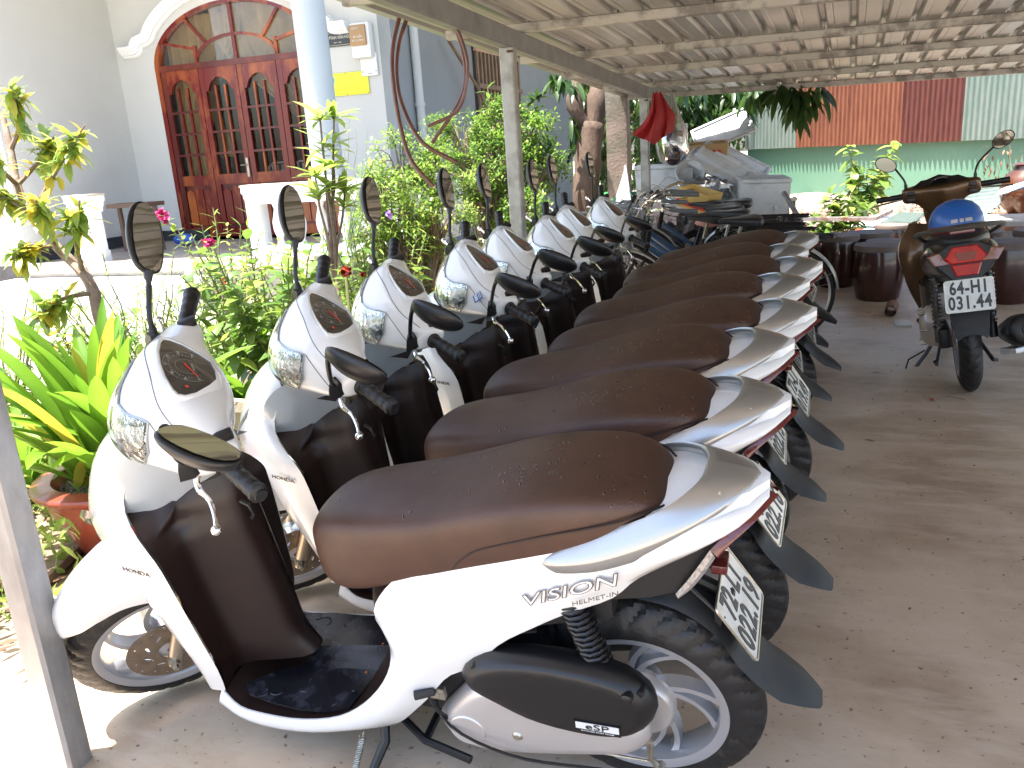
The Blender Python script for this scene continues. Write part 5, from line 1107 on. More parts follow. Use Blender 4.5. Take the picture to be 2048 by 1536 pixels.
# shrubs beyond shed on the right
sp = pxw(1725, 440, 11.6); sp.z = .02
plant('mulberry_sapling', 'bright green sapling growing in front of the green sheet wall', sp, [pxw(x, y, 11.4) for x, y in ((1695, 290), (1710, 330), (1790, 280), (1770, 320), (1740, 380), (1700, 360), (1765, 350), (1735, 340))], 26, .20, .10, 'bright', 'sapling', r0=.014, r1=.005, start=.3, bend=.4, droop=.4, mstem=M_stem, m2='mid', f2=.3, seg=4)
sp = pxw(1690, 455, 10.5); sp.z = .02
plant('low_weed_bush', 'dark green weed bush at the foot of the bright sapling', sp, [pxw(x, y, 10.6) for x, y in ((1660, 385), (1680, 395), (1700, 400), (1650, 400), (1720, 405), (1740, 415), (1675, 420), (1630, 440), (1610, 470))], 26, .16, .09, 'mid', 'bush', start=.15, bend=.4, seg=3, m2='bright', f2=.2)
sp = pxw(2020, 400, 11.5)
g, _ = stems(pxw(2010, 420, 11.6), [pxw(x, y, 11.5) for x, y in ((2020, 290), (1995, 330), (1965, 350), (2045, 310), (2048, 350), (1985, 380), (2030, 340))], .009, .003); dr = empty('dry_twigs', 'dry bare twigs with withered leaves in front of the green wall', 'twigs'); g.ob('stem', M_bark, dr); g = G()
for k in range(60): leaf(g, pxw(R.uniform(1960, 2048), R.uniform(290, 400), 11.5), rdir()+Vector((0, 0, -.8)), (0, 0, 1), .08, .03, .4, 2)
g.ob('foliage', LM['dry'], dr)['kind'] = 'stuff'
# ================================================================ bicycles
M_bk = mat('bicycle_black_paint', (.012, .012, .014), .25, coat=.5); M_bblue = mat('bicycle_blue_stripe', (.012, .07, .17), .3, coat=.4)
M_gg = mat('grey_grip', (.12, .125, .125), .6); M_gb = mat('grey_basket_plastic', (.25, .255, .26), .5); M_sad = mat('black_saddle', (.012, .012, .013), .38, bump=.1, bscale=200)
M_spk = mat('spoke_steel', (.5, .5, .5), .3, metal=.9); M_word = mat('cream_letters', (.55, .50, .38), .5)
def make_bicycle(basket=True, sweep=True):
    b = empty('bicycle', '', 'bicycle'); R_ = .33; P = lambda g, n, m, par=None, **k: g.ob(n, m, par or b, **k)
    for wx, n in ((0, 'rear_wheel'), (1.06, 'front_wheel')):
        g = G().lathe([(.300, -.012), (.310, -.013), (.312, 0), (.310, .013), (.300, .012), (.292, 0), (.300, -.012)], 48, axis='y'); rim = P(g, n, M_alloy); rim.location = (wx, 0, R_)
        g = G()
        for k in range(14): a = 2*pi*k/14; c = Vector((.318, 0, 0))
        pr = [(.318+.017*cos(2*pi*i/10), .019*sin(2*pi*i/10)) for i in range(11)]; P(G().lathe(pr, 56, axis='y'), 'tyre', M_rub, rim)
        g = G()
        for k in range(28):
            a = 2*pi*k/28; s = 1 if k % 2 else -1; a2 = a+(.5 if (k//2) % 2 else -.5); g.tube([(.022*cos(a2), s*.03, .022*sin(a2)), (.296*cos(a), 0, .296*sin(a))], .0013, 3, False)
        P(g, 'spokes', M_spk, rim); P(G().lathe([(.0, -.05), (.012, -.05), (.012, -.035), (.026, -.032), (.014, -.02), (.014, .02), (.026, .032), (.012, .035), (.012, .05), (0, .05)], 12, axis='y'), 'hub', M_spk, rim)
        g = G(); secs = []
        a0, a1 = (radians(5), radians(150)) if wx == 0 else (radians(50), radians(185))
        for i in range(17):
            a = a0+(a1-a0)*i/16; a = pi-a if wx == 0 else a
            secs.append([((.352+h)*cos(a), y, (.352+h)*sin(a)) for y, h in ((-.026, -.012), (-.02, .0), (0, .006), (.02, 0), (.026, -.012))])
        g.loft(secs, False, False); g.tube([(0, .05, 0), (-.31 if wx == 0 else .31, .03, .15)], .0025, 4); m = P(g, 'mudguard', M_sil, rim)
    bb = Vector((.44, 0, .29)); st_ = Vector((.30, 0, .68)); ht = Vector((.86, 0, .80)); hb = Vector((.90, 0, .62)); ra = Vector((0, 0, R_))
    g = G(); g.tube([bb, st_], .016, 10); g.tube([hb+Vector((0, 0, .03)), bb], .020, 10); g.tube([hb+Vector((-.03, 0, -.03)), bb+Vector((-.02, 0, .16))], .013, 8); g.tube([hb, ht], .019, 10)
    for s in (1, -1): g.tube([bb, ra+Vector((0, s*.055, 0))], .009, 6); g.tube([st_-Vector((0, 0, .05)), ra+Vector((0, s*.055, 0))], .008, 6)
    fr = P(g, 'frame', M_bk)
    P(G().tube([hb+Vector((-.04, .003, .06)), bb+Vector((-.02, .003, .05))], .0208, 10), 'frame_stripe', M_bblue, fr)
    add('lettering', text_mesh('@mart', .045, M_word, ext=.0006, bold=.0008), fr, frame((.62, .0225, .475), (-(.90-.44), 0, -(.62-.29)), (-.33, 0, .46)))
    g = G()
    for s in (1, -1): g.tube(cr([hb+Vector((.0, s*.02, -.02)), Vector((.95, s*.045, .52)), Vector((1.06, s*.055, .33))], 8), .011, 8)
    P(g, 'fork', M_bk)
    P(G().tube([st_, st_+Vector((-.035, 0, .14))], .0125, 10), 'seat_post', M_chr)
    S_ = [(-.14, .055, .82, .85), (-.12, .085, .80, .865), (-.07, .092, .80, .870), (0, .07, .81, .862), (.06, .042, .82, .858), (.12, .025, .825, .855), (.15, .014, .832, .85)]
    P(G().loft([[(.27+u, y, z) for y, z in rect_section(h, a, t)] for u, h, a, t in S_]), 'saddle', M_sad, sub=1, sharp=80)
    g = G(); g.tube([ht, ht+Vector((-.02, 0, .10))], .012, 8)
    top = ht+Vector((-.02, 0, .10))
    for s in (1, -1):
        pts = [top, top+Vector((.03, s*.06, .015)), top+Vector((-.0, s*.16, .06)), top+Vector((-.10, s*.24, .085)), top+Vector((-.20, s*.265, .075)), top+Vector((-.30, s*.27, .07))] if sweep else [top, top+Vector((-.02, s*.12, .02)), top+Vector((-.04, s*.28, .03))]
        q = cr(pts, 20); g.tube(q[:15], .011, 8)
        P(G().tube(q[13:], [.0145]*6+[.0165, .016], 12), 'grip', M_gg if sweep else M_grip)
        pb = q[12]; P(G().tube(cr([pb, pb+Vector((.02, -s*.01, -.02)), pb+Vector((-.04, s*.005, -.045)), pb+Vector((-.12, s*.0, -.05))], 8), .0045, 6), 'brake_lever', M_chr)
        P(G().tube(cr([pb, pb+Vector((.12, -s*.05, .05)), Vector((.98, s*.03, .80)), Vector((.96, 0, .62))], 12), .003, 5), 'brake_cable', M_spk)
    P(g, 'handlebar', M_chr if sweep else M_bk)
    if basket:
        g = G(); c = Vector((1.10, 0, .74)); 
        def wall(A, B, t0, t1, nx, nz):
            for i in range(nx+1): a = Vector(A).lerp(Vector(B), i/nx); bq = Vector(t0).lerp(Vector(t1), i/nx); g.bar(a, bq, .0045, .004, (1, .3, 0))
            for j in range(nz+1): a = Vector(A).lerp(Vector(t0), j/nz); bq = Vector(B).lerp(Vector(t1), j/nz); g.bar(a, bq, .0045 if 0 < j < nz else .012, .004, (0, 0, 1))
        bt = [c+Vector((x*.10, y*.125, -.14)) for x, y in ((-1, -1), (1, -1), (1, 1), (-1, 1))]; tp = [c+Vector((x*.135, y*.17, .12)) for x, y in ((-1, -1), (1, -1), (1, 1), (-1, 1))]
        for i in range(4): j = (i+1) % 4; wall(bt[i], bt[j], tp[i], tp[j], 14 if i % 2 else 10, 11)
        wall(bt[0], bt[1], bt[3], bt[2], 8, 8)
        g.tube(tp+[tp[0]], .009, 6); k = P(g, 'basket', M_gb)
    g = G(); 
    for y in (-.07, -.035, 0, .035, .07): g.tube(cr([(.22, y*.6, .70), (.12, y, .715), (-.25, y, .715), (-.30, y*.7, .715)], 10), .004, 5)
    g.tube([(-.30, -.05, .715), (-.325, 0, .715), (-.30, .05, .715)], .005, 5)
    for x in (.1, -.02, -.15, -.25): g.tube([(x, -.07, .71), (x, .07, .71)], .004, 5)
    for s in (1, -1): g.tube([(-.12, s*.07, .71), (0, s*.06, .34)], .004, 5)
    P(g, 'rear_rack', M_bk)
    g = G().lathe([(.06, -.004), (.085, -.004), (.088, 0), (.085, .004), (.06, .004)], 28, Matrix.Translation((.44, .05, .29)), axis='y'); g.tube([(.44, .06, .29), (.50, .065, .14)], .008, 6); g.box((.50, .10, .14), (.07, .07, .02)); g.tube([(.44, -.06, .29), (.38, -.065, .44)], .008, 6); g.box((.38, -.10, .44), (.07, .07, .02)); P(g, 'crank', M_chr)
    G().sphere((-.335, 0, .60), .022, 10, 6, (.5, 1.2, .8)).ob('rear_reflector', M_red, b)
    return b
bc = [make_bicycle(True, True), None, make_bicycle(True, False)]; bc[1] = copy_tree(bc[0]); bc.append(copy_tree(bc[2])); bc.append(copy_tree(bc[0])); bc.append(copy_tree(bc[2])); bc.append(copy_tree(bc[2]))
for o, (x, y, a, ln), lab in zip(bc, ((.16, 4.22, .10, .12), (.06, 4.62, .04, .06), (.0, 4.98, -.05, .10), (-.05, 5.28, .03, .14), (.02, 5.62, .0, .1), (-.12, 4.80, .13, .22), (-.20, 5.45, -.10, .02)),
    ('nearest bicycle with large grey basket and chrome swept handlebar', 'second bicycle with chrome handlebar raised above the first', 'third bicycle with straight black handlebar', 'fourth bicycle, mostly hidden, its saddle tilted over the rack', 'rearmost bicycle against the foam boxes', 'black bicycle leaning steeply between the second and third ones', 'black bicycle with its front wheel nearest the red cloth')):
    o.matrix_basis = Matrix.Translation((x, y, 0)) @ Matrix.Rotation(pi+a, 4, 'Z') @ Matrix.Rotation(-ln, 4, 'X'); o['label'] = lab; o['group'] = 'bicycles parked beyond the scooters'
# ================================================================ foam boxes and clutter
M_foam = mat('white_foam', (.66, .68, .70), .75, col2=(.42, .43, .44), vscale=6, thr=(.5, .8), bump=.25, bscale=60)
M_foam2 = mat('dirty_foam', (.60, .60, .58), .8, col2=(.34, .34, .33), vscale=10, thr=(.45, .7), bump=.2)
M_card = mat('cardboard', (.44, .28, .13), .8, var=.15, vscale=4); M_yel = mat('yellow_carton', (.62, .40, .10), .55, var=.1); M_rprint = mat('red_print', (.62, .03, .02), .5)
M_bag = glassmat('clear_plastic', (.86, .87, .9), .12, 1.6); M_blueb = mat('blue_bottle', (.02, .05, .22), .25, coat=.3); M_fab = mat('red_cloth', (.30, .008, .010), .75, var=.25, vscale=5)
def crate(c, size, rot, m, name, label, cat, lid=None, hollow=False):
    M = Matrix.Translation(c) @ rot.to_matrix().to_4x4() if hasattr(rot, 'to_matrix') else Matrix.Translation(c) @ rot
    sx, sy, sz = size; o = empty(name, label, cat); o.matrix_basis = M
    g = G(); t = .03
    g.loft([[(x*sx/2*k, y*sy/2*k, z) for x, y in ((-1, -1), (1, -1), (1, 1), (-1, 1))] for k, z in ((.93, -sz/2), (1, sz/2), (.85, sz/2), (.82, -sz/2+.04))]); g.ob('box', m, o, bev=.008)
    if lid: G().box((0, 0, sz/2+.02), (sx*1.03, sy*1.03, .035)).ob('lid', m, o, bev=.006)
    return o
E = lambda x, y, z: Matrix.Rotation(z, 4, 'Z') @ Matrix.Rotation(y, 4, 'Y') @ Matrix.Rotation(x, 4, 'X')
b_ = crate(pxw(1522, 432, 7.6), (.42, .34, .62), E(.06, .03, .25), M_foam, 'foam_box', 'tall scuffed white foam box at the right end of the pile', 'box', True)
for (x, y, z) in ((.1, -.175, .1), (-.1, -.175, -.12), (.05, -.175, -.2)): G().lathe([(0, .004), (.03, .004), (.032, 0)], 16, Matrix.Translation((x, y, z)) @ Matrix.Rotation(pi/2, 4, 'X')).ob('moulded_disc', M_foam, b_)
crate(pxw(1330, 372, 8.2), (.55, .4, .34), E(0, 0, .1), M_foam, 'foam_box', 'white foam box with lid just right of the third post', 'box', True)
crate(pxw(1455, 425, 8.0), (.5, .4, .5), E(.0, .0, -.1), M_foam2, 'foam_box', 'grey white foam box under the slanted lids', 'box')
def slab_(c, size, rot, m, label, cat, name):
    o = G().box((0, 0, 0), size).ob(name, m, bev=.006); o.matrix_basis = Matrix.Translation(c) @ rot; g = G(); sx, sy, sz = size
    for k in (-1, 1): g.box((0, k*(sy/2-.02), sz/2+.006), (sx*.94, .02, .014)); 
    for k in (-1, 1): G().box((k*(sx/2-.02), 0, sz/2+.006), (.02, sy*.9, .014)).ob('raised_rim', m, o)
    G().box((0, sy/2-.02, sz/2+.006), (sx*.94, .02, .014)).ob('raised_rim', m, o); G().box((0, -sy/2+.02, sz/2+.006), (sx*.94, .02, .014)).ob('raised_rim', m, o); return tag(o, label, cat, 'foam lids thrown on the pile')
slab_(pxw(1432, 338, 7.9), (.62, .30, .035), E(.30, .52, -.1), M_foam, 'nearest slanted white foam lid with a dark hole row along its edge', 'lid', 'foam_lid_board')
slab_(pxw(1450, 326, 8.0), (.56, .34, .05), E(.34, .55, -.05), M_foam, 'ribbed middle foam lid leaning on the tall foam box', 'lid', 'foam_lid_board')
slab_(pxw(1485, 324, 8.1), (.55, .30, .04), E(.28, .5, 0), M_foam, 'upper right foam lid resting against the box top', 'lid', 'foam_lid_board')
slab_(pxw(1445, 262, 8.5), (.60, .32, .03), E(.9, -.35, .1), mat('grey_white_board', (.44, .47, .50), .5, var=.15), 'grey board tilted on top of the pile with faded blue print', 'board', 'tilted_board')
slab_(pxw(1362, 290, 8.5), (.10, .02, .40), E(0, .1, .1), M_foam, 'upright white strip behind the bag of bottles', 'board', 'foam_strip')
o = crate(pxw(1415, 306, 8.2), (.40, .30, .20), E(.1, -.02, .05), M_card, 'cardboard_box', 'brown cardboard box with red scrawls under the tilted board', 'box')
g = G()
for k in range(7):
    x0 = -.16+.045*k; g.tube(cr([(x0+R.uniform(-.02, .02), -.155, R.uniform(-.07, 0)), (x0+R.uniform(-.01, .04), -.156, R.uniform(.02, .08)), (x0+.035, -.156, R.uniform(-.06, .03)), (x0+R.uniform(-.02, .03), -.156, R.uniform(-.02, .05))], 10), .005, 4)
g.ob('red_scrawl', M_rprint, o)
o = crate(pxw(1398, 398, 6.9), (.30, .22, .16), E(.05, .26, -.45), M_yel, 'yellow_carton', 'yellow carton with a red stripe above the bicycles', 'box')
G().box((0, -.1105, -.035), (.296, .003, .035)).ob('red_stripe', M_rprint, o); G().box((.151, 0, -.035), (.003, .216, .035)).ob('red_stripe', M_rprint, o); G().box((-.151, 0, -.035), (.003, .216, .035)).ob('red_stripe', M_rprint, o)
def jumble(c, r, sc, m, name, label, cat, n1=26, n2=18, amp=.25, fr=3):
    g = G().sphere((0, 0, 0), r, n1, n2, sc); g.V = [tuple(Vector(v)*(1+amp*noise.noise(Vector(v)*fr/r+Vector(c)))) for v in g.V]; o = g.ob(name, m); o.location = c; return tag(o, label, cat)
jumble(pxw(1408, 372, 7.6), .12, (1.2, 1, .7), M_bag, 'plastic_bag', 'crumpled clear plastic bag behind the yellow carton', 'bag')
jumble(pxw(1435, 385, 7.7), .13, (1, 1, 1.1), M_bag, 'plastic_bag', 'bulging clear plastic bag left of the tall foam box', 'bag')
o = G().lathe([(0, -.12), (.09, -.12), (.11, -.10), (.13, .1), (.14, .12), (.13, .125), (.12, .1), (.10, -.09), (0, -.1)], 24).ob('plastic_tub', mat('milky_plastic', (.55, .57, .58), .35)); o.matrix_basis = Matrix.Translation(pxw(1378, 358, 7.9)) @ E(.9, .3, 0); tag(o, 'milky plastic tub lying on its side on the pile', 'tub')
o = G().lathe([(0, -.16), (.10, -.16), (.12, -.14), (.12, .06), (.05, .13), (.035, .16), (.0, .16)], 24).ob('water_jug', glassmat('pale_blue_plastic', (.6, .75, .85), .08, 1.2)); o.location = pxw(1450, 412, 7.2); tag(o, 'pale blue water jug behind the bicycle saddles', 'jug'); G().lathe([(0, .185), (.038, .185), (.038, .15)], 16).ob('cap', M_tag, o)
jumble(pxw(1418, 443, 6.2), .075, (1.3, 1, .55), mat('pink_pack', (.60, .30, .27), .3), 'pink_packet', 'shiny pink packet lying between the bicycle frames', 'packet')
# hanging bag with bottles
hb_ = empty('bottle_bag', 'clear plastic bag of blue bottles hanging beside the red cloth', 'bag'); c = pxw(1345, 285, 7.3)
prof = [(.012, .42), (.03, .34), (.075, .22), (.125, .10), (.145, 0), (.14, -.08), (.11, -.15), (.05, -.19), (0, -.2)]
g = G().lathe(prof, 36, Matrix.Translation(c)); g.V = [tuple(Vector(v)+Vector(((noise.noise(Vector(v)*14))*.02, (noise.noise(Vector(v)*14+Vector((9, 0, 0))))*.02, 0))) for v in g.V]; g.ob('bag', M_bag, hb_)
for k in range(12):
    q = c+Vector((R.uniform(-.075, .075), R.uniform(-.06, .06), R.uniform(-.13, .09))); M = Matrix.Translation(q) @ Matrix.Rotation(R.uniform(0, 3), 4, rdir()); G().lathe([(0, -.06), (.024, -.06), (.027, 0), (.022, .04), (.01, .06), (.01, .075), (0, .075)], 12, M).ob('bottle', (M_blueb, mat('brown_bottle', (.16, .09, .06), .4), glassmat('clear_bottle', (.9, .93, .95), .05, 1.5))[k % 3], hb_)
# red cloth over the post top
V = []; F = []; n_ = 26; A_ = [pxw(*q) for q in ((1306, 182, 6.9), (1300, 215, 6.9), (1285, 245, 6.95), (1263, 268, 7.0))]; B_ = [pxw(*q) for q in ((1322, 184, 7.0), (1338, 212, 7.0), (1350, 232, 7.05), (1346, 262, 7.1))]
A_ = cr(A_, n_); B_ = cr(B_, n_); C_ = cr([pxw(1308, 186, 6.85), pxw(1312, 230, 6.8), pxw(1305, 270, 6.8), pxw(1308, 288, 6.8)], n_)
secs = []
for i in range(n_+1):
    row = []
    for j in range(25):
        t_ = j/24; p_ = A_[i].lerp(C_[i], t_*2) if t_ < .5 else C_[i].lerp(B_[i], t_*2-1); row.append(p_+Vector((0, .05*sin(t_*17+i*.13)*(.3+i/n_), .006*sin(t_*21))))
    secs.append(row)
tag(G().loft(secs, False, False).ob('red_cloth', M_fab), 'dark red cloth draped from the far corner of the shed beam', 'cloth')
o = G().tube([pxw(1568, 385, 7.2), pxw(1600, 440, 7.0), pxw(1612, 470, 6.9)], .022, 10).ob('grey_pipe', M_galv); tag(o, 'grey pipe leaning to the right of the tall foam box', 'pipe')
rk = empty('metal_rack', 'rusty angle-iron rack behind the bicycle racks', 'rack')
for a_, b_2 in (((1575, 395, 7.6), (1575, 470, 7.5)), ((1588, 395, 8), (1588, 470, 7.9)), ((1568, 400, 7.6), (1592, 398, 8)), ((1572, 430, 7.6), (1600, 455, 7.4))): G().bar(pxw(*a_), pxw(*b_2), .03, .03).ob('bar', M_rust if a_[0] == 1572 else M_galvd, rk)
o = jumble(pxw(1240, 396, 9.0), .22, (1.2, .8, .35), mat('green_tarp', (.02, .22, .06), .5), 'green_tarp', 'folded green tarpaulin at the foot of the concrete post', 'tarpaulin', amp=.4)
g = G().add([pxw(1218, 428, 8.9), pxw(1262, 420, 8.6), pxw(1250, 330, 8.7), pxw(1240, 350, 8.9)], [(0, 1, 2, 3)]); V = g.V; g = G().prism(V, (.01, .02, 0)); tag(g.ob('white_sheet', M_foam), 'white foam sheet leaning left of the concrete post', 'sheet')
# rubble fill under the pile
g = G()
for k in range(420):
    x = R.uniform(-1.7, .15); y = R.uniform(5.9, 8); s_ = R.uniform(.05, .22); g.box((0, 0, 0), (s_*1.3, s_, s_*.5), Matrix.Translation((x, y, R.uniform(.02, .62)*max(.1, 1-abs(x+.7)/1.4))) @ Matrix.Rotation(R.uniform(0, 3), 4, rdir()))
tag(g.ob('scrap_pile', mat('mixed_scrap', (.045, .038, .034), .8, col2=(.18, .16, .15), vscale=5, thr=(.5, .6))), 'jumble of scrap pieces underneath the foam boxes', 'scrap', kind='stuff')
# ================================================================ yard objects on the right
fr_ = empty('low_metal_stand', 'low rusty white angle-iron frame standing in the back yard', 'frame')
q0, q1 = pxw(1585, 438, 9.6), pxw(1748, 438, 9.4)
for a_, b_2 in ((q0, q1), (q1, Vector((q1.x, q1.y, 0))), (q0, Vector((q0.x, q0.y, 0))), (q1, q1+Vector((.25, .9, 0)))): G().bar(a_, b_2, .045, .045).ob('bar', mat('rusty_white_steel', (.34, .32, .31), .6, col2=(.22, .09, .05), vscale=9, thr=(.5, .65)), fr_)
def sheet(pts, m, name, label, cat, corr=0, th=.01):
    a, b, c, d = [Vector(q) for q in pts]; V = []; F = []; n_ = 60; m_ = 6
    for i in range(n_+1):
        for j in range(m_+1):
            p_ = a.lerp(b, j/m_).lerp(d.lerp(c, j/m_), i/n_); p_.z += corr*sin(i*1.05); V.append(p_)
    for i in range(n_):
        for j in range(m_): k = i*(m_+1)+j; F.append((k, k+1, k+m_+2, k+m_+1))
    g = G().add(V, F); k = len(V); g.add([v-Vector((0, 0, th)) for v in V], [tuple(reversed(f)) for f in F]); return tag(g.ob(name, m), label, cat)
gz = lambda x, y, z=.10: (lambda d: Vector((.3038, -1.5729, 1.3998))+d*((z-1.3998)/d.z))(pxw(x, y, 1)-Vector((.3038, -1.5729, 1.3998)))
sheet([gz(1655, 452), gz(1750, 430), gz(1850, 438), gz(1760, 462)], mat('white_board', (.72, .72, .70), .6), 'white_board', 'flat white board lying on the yard behind the metal frame', 'board')
sheet([gz(1850, 442, .15), gz(1960, 440, .12), gz(2075, 350, .55), gz(1930, 372, .5)], M_gsheet, 'fallen_green_sheet', 'corrugated pale green sheet lying tilted by the round jar', 'sheet', .018)
sheet([gz(1745, 455, .15), gz(1800, 425, .2), gz(1850, 425, .2), gz(1830, 452, .12)], M_gsheet, 'fallen_green_sheet', 'corrugated pale green sheet piece behind the brown motorbike leg shield', 'sheet', .015)
sheet([gz(1990, 392, .6), gz(2000, 378, .6), gz(2090, 350, .8), gz(2080, 366, .8)], M_foam, 'white_plank', 'white plank lying above the fallen sheet', 'plank')
o = G().sphere((0, 0, 0), .085, 20, 14).ob('orange_ball', mat('orange_rubber', (.75, .06, .02), .5, bump=.1)); bl = gz(1717, 484, .05); o.location = (bl.x, bl.y, .12); tag(o, 'orange red ball on the littered ground behind the jars', 'ball')
for ax in ('X', 'Y', 'Z'): add('seam', G().tube([(.0855*cos(a_*.3), .0855*sin(a_*.3), 0) for a_ in range(22)], .0022, 4).me('seam', M_ink), o, Matrix.Rotation(.9, 4, ax))
o = jumble(gz(1650, 480, .05), .16, (1.6, 1, .22), mat('blue_white_plastic', (.45, .50, .62), .4, col2=(.10, .18, .50), vscale=12, thr=(.5, .6)), 'plastic_sack', 'blue and white plastic sack on the ground left of the ball', 'sack')
# vats
M_vat = mat('brown_glaze', (.060, .016, .010), .22, col2=(.030, .012, .009), vscale=3, coat=.4, bump=.05, bscale=12); M_lid = mat('grey_brown_lid', (.155, .115, .10), .65, var=.2, vscale=8)
def vat(x, y, s, h, label):
    v = empty('ceramic_vat', label, 'jar', (x, y, 0), R.uniform(0, 6), 'brown glazed vats with flat lids')
    G().lathe([(0, .01), (s*.78, 0), (s*.86, .02), (s*.97, h*.35), (s*1.0, h*.6), (s*.94, h*.85), (s*.90, h*.93), (0, h*.93)], 40).ob('body', M_vat, v)
    G().lathe([(s*.93, h*.86), (s*1.0, h*.87), (s*1.0, h*.93), (s*.97, h*.965), (s*.5, h*.985), (s*.1, h*1.0), (0, h*1.0)], 40).ob('lid', M_lid, v); return v
for (px_, py_, s, h, lab) in ((1757, 606, .195, .46, 'nearest dark vat left of the brown motorbike'), (1672, 578, .185, .47, 'vat standing right behind the bicycle wheel'), (1738, 562, .20, .44, 'wide vat with grey lid behind the nearest vat'), (1768, 580, .16, .42, 'vat squeezed between the nearest vat and the motorbike'), (1785, 520, .17, .36, 'vat at the back near the frame leg'), (2018, 612, .21, .48, 'vat to the right of the brown motorbike, front one'), (1965, 560, .18, .42, 'vat hidden behind the motorbike seat'), (2085, 580, .21, .48, 'vat at the right edge of the picture'), (1900, 560, .18, .42, 'vat behind the leg shield of the motorbike'), (1610, 560, .17, .42, 'vat behind the bicycle rear wheels')):
    q = gz(px_, py_, 0); vat(q.x, q.y+s, s, h, lab)
tb_ = empty('grey_table', 'grey concrete table standing among the vats on the right', 'table'); q = pxw(2010, 445, 8.0)
G().box((q.x+.25, q.y+.2, q.z), (1.3, .7, .05)).ob('table_top', mat('grey_slab', (.40, .39, .38), .6, var=.15), tb_, bev=.006)
for dx in (-.1, .8): G().box((q.x+dx, q.y-.1, q.z/2), (.08, .08, q.z)).ob('leg', M_galv, tb_)
G().box((q.x+.2, q.y-.1, q.z-.12), (1.1, .03, .10)).ob('apron', M_galvd, tb_)
q = pxw(2045, 430, 9.0); o = G().lathe([(0, 0), (.14, 0), (.22, .12), (.25, .25), (.20, .40), (.13, .46), (.12, .50), (.15, .52), (.13, .53), (.0, .45)], 36).ob('round_jar', mat('amber_glaze', (.09, .03, .012), .2, coat=.5, var=.3, vscale=4)); o.location = (q.x, q.y, q.z+.02); tag(o, 'round amber glazed jar at the right edge', 'jar')
G().box((q.x+.1, q.y+.1, q.z/2), (.7, .5, q.z)).ob('brick_plinth', M_rust).__setitem__('label', 'low dark block under the round amber jar'); bpy.data.objects['brick_plinth']['category'] = 'block'
# small things on the floor
q = gz(1780, 634, 0); g = G().lathe([(.040, 0), (.045, .22), (.038, .22), (.033, 0)], 20, axis='z'); o = g.ob('clay_pipe', mat('rough_clay', (.24, .12, .08), .85, bump=.4, var=.3)); o.matrix_basis = Matrix.Translation((q.x, q.y, .042)) @ Matrix.Rotation(-.15, 4, 'Z') @ Matrix.Rotation(-pi/2, 4, 'X'); tag(o, 'short broken clay pipe lying in front of the nearest vat', 'pipe')
q = gz(1808, 655, 0); o = G().box((0, 0, .008), (.11, .16, .014)).ob('white_tile', mat('white_glazed_tile', (.60, .62, .62), .25)); o.location = (q.x, q.y+.1, 0); tag(o, 'white tile on the floor beside the clay pipe', 'tile')
q = gz(1990, 600, 0); o = G().box((0, 0, .012), (.5, .2, .02)).ob('white_tile', MATS['white_glazed_tile']); o.location = (q.x, q.y+.2, 0); tag(o, 'long white tile on the floor behind the muffler', 'tile')
lf = empty('fallen_flower', 'red flower with a dry curled stalk on the concrete floor', 'flower'); g = G(); c = gz(1865, 797, .012)
for k in range(7): leaf(g, c, rdir()*Vector((1, 1, .3)), (0, 0, 1), .022, .014, .4, 2)
g.ob('petals', M_flr, lf); G().tube(cr([c, gz(1885, 793, .012), gz(1912, 795, .01), gz(1930, 800, .004)], 10), .0018, 4).ob('stalk', M_bark, lf)
for (x, y, lab) in ((1728, 880, 'small curled reddish leaf in the middle of the floor'), (1745, 745, 'tiny dark leaf on the floor between scooters and motorbike'), (1730, 625, 'thin dark leaf in front of the vats')):
    g = G(); leaf(g, gz(x, y, .008), (1, .15, .06), (0, 0, 1), .055, .013, .25, 4); tag(g.ob('fallen_leaf', LM['dry']), lab, 'leaf', 'single dry leaves on the floor')
g = G()
for k in range(500):
    x = R.uniform(-1.3, 3.5); y = R.uniform(-.6, 6.5); s_ = R.uniform(.002, .006); g.box((0, 0, 0), (s_*1.6, s_, s_*.5), Matrix.Translation((x, y, .002)) @ Matrix.Rotation(R.uniform(0, 3), 4, 'Z'))
tag(g.ob('floor_crumbs', M_soil), 'small crumbs and grit scattered on the concrete floor', 'grit', kind='stuff')
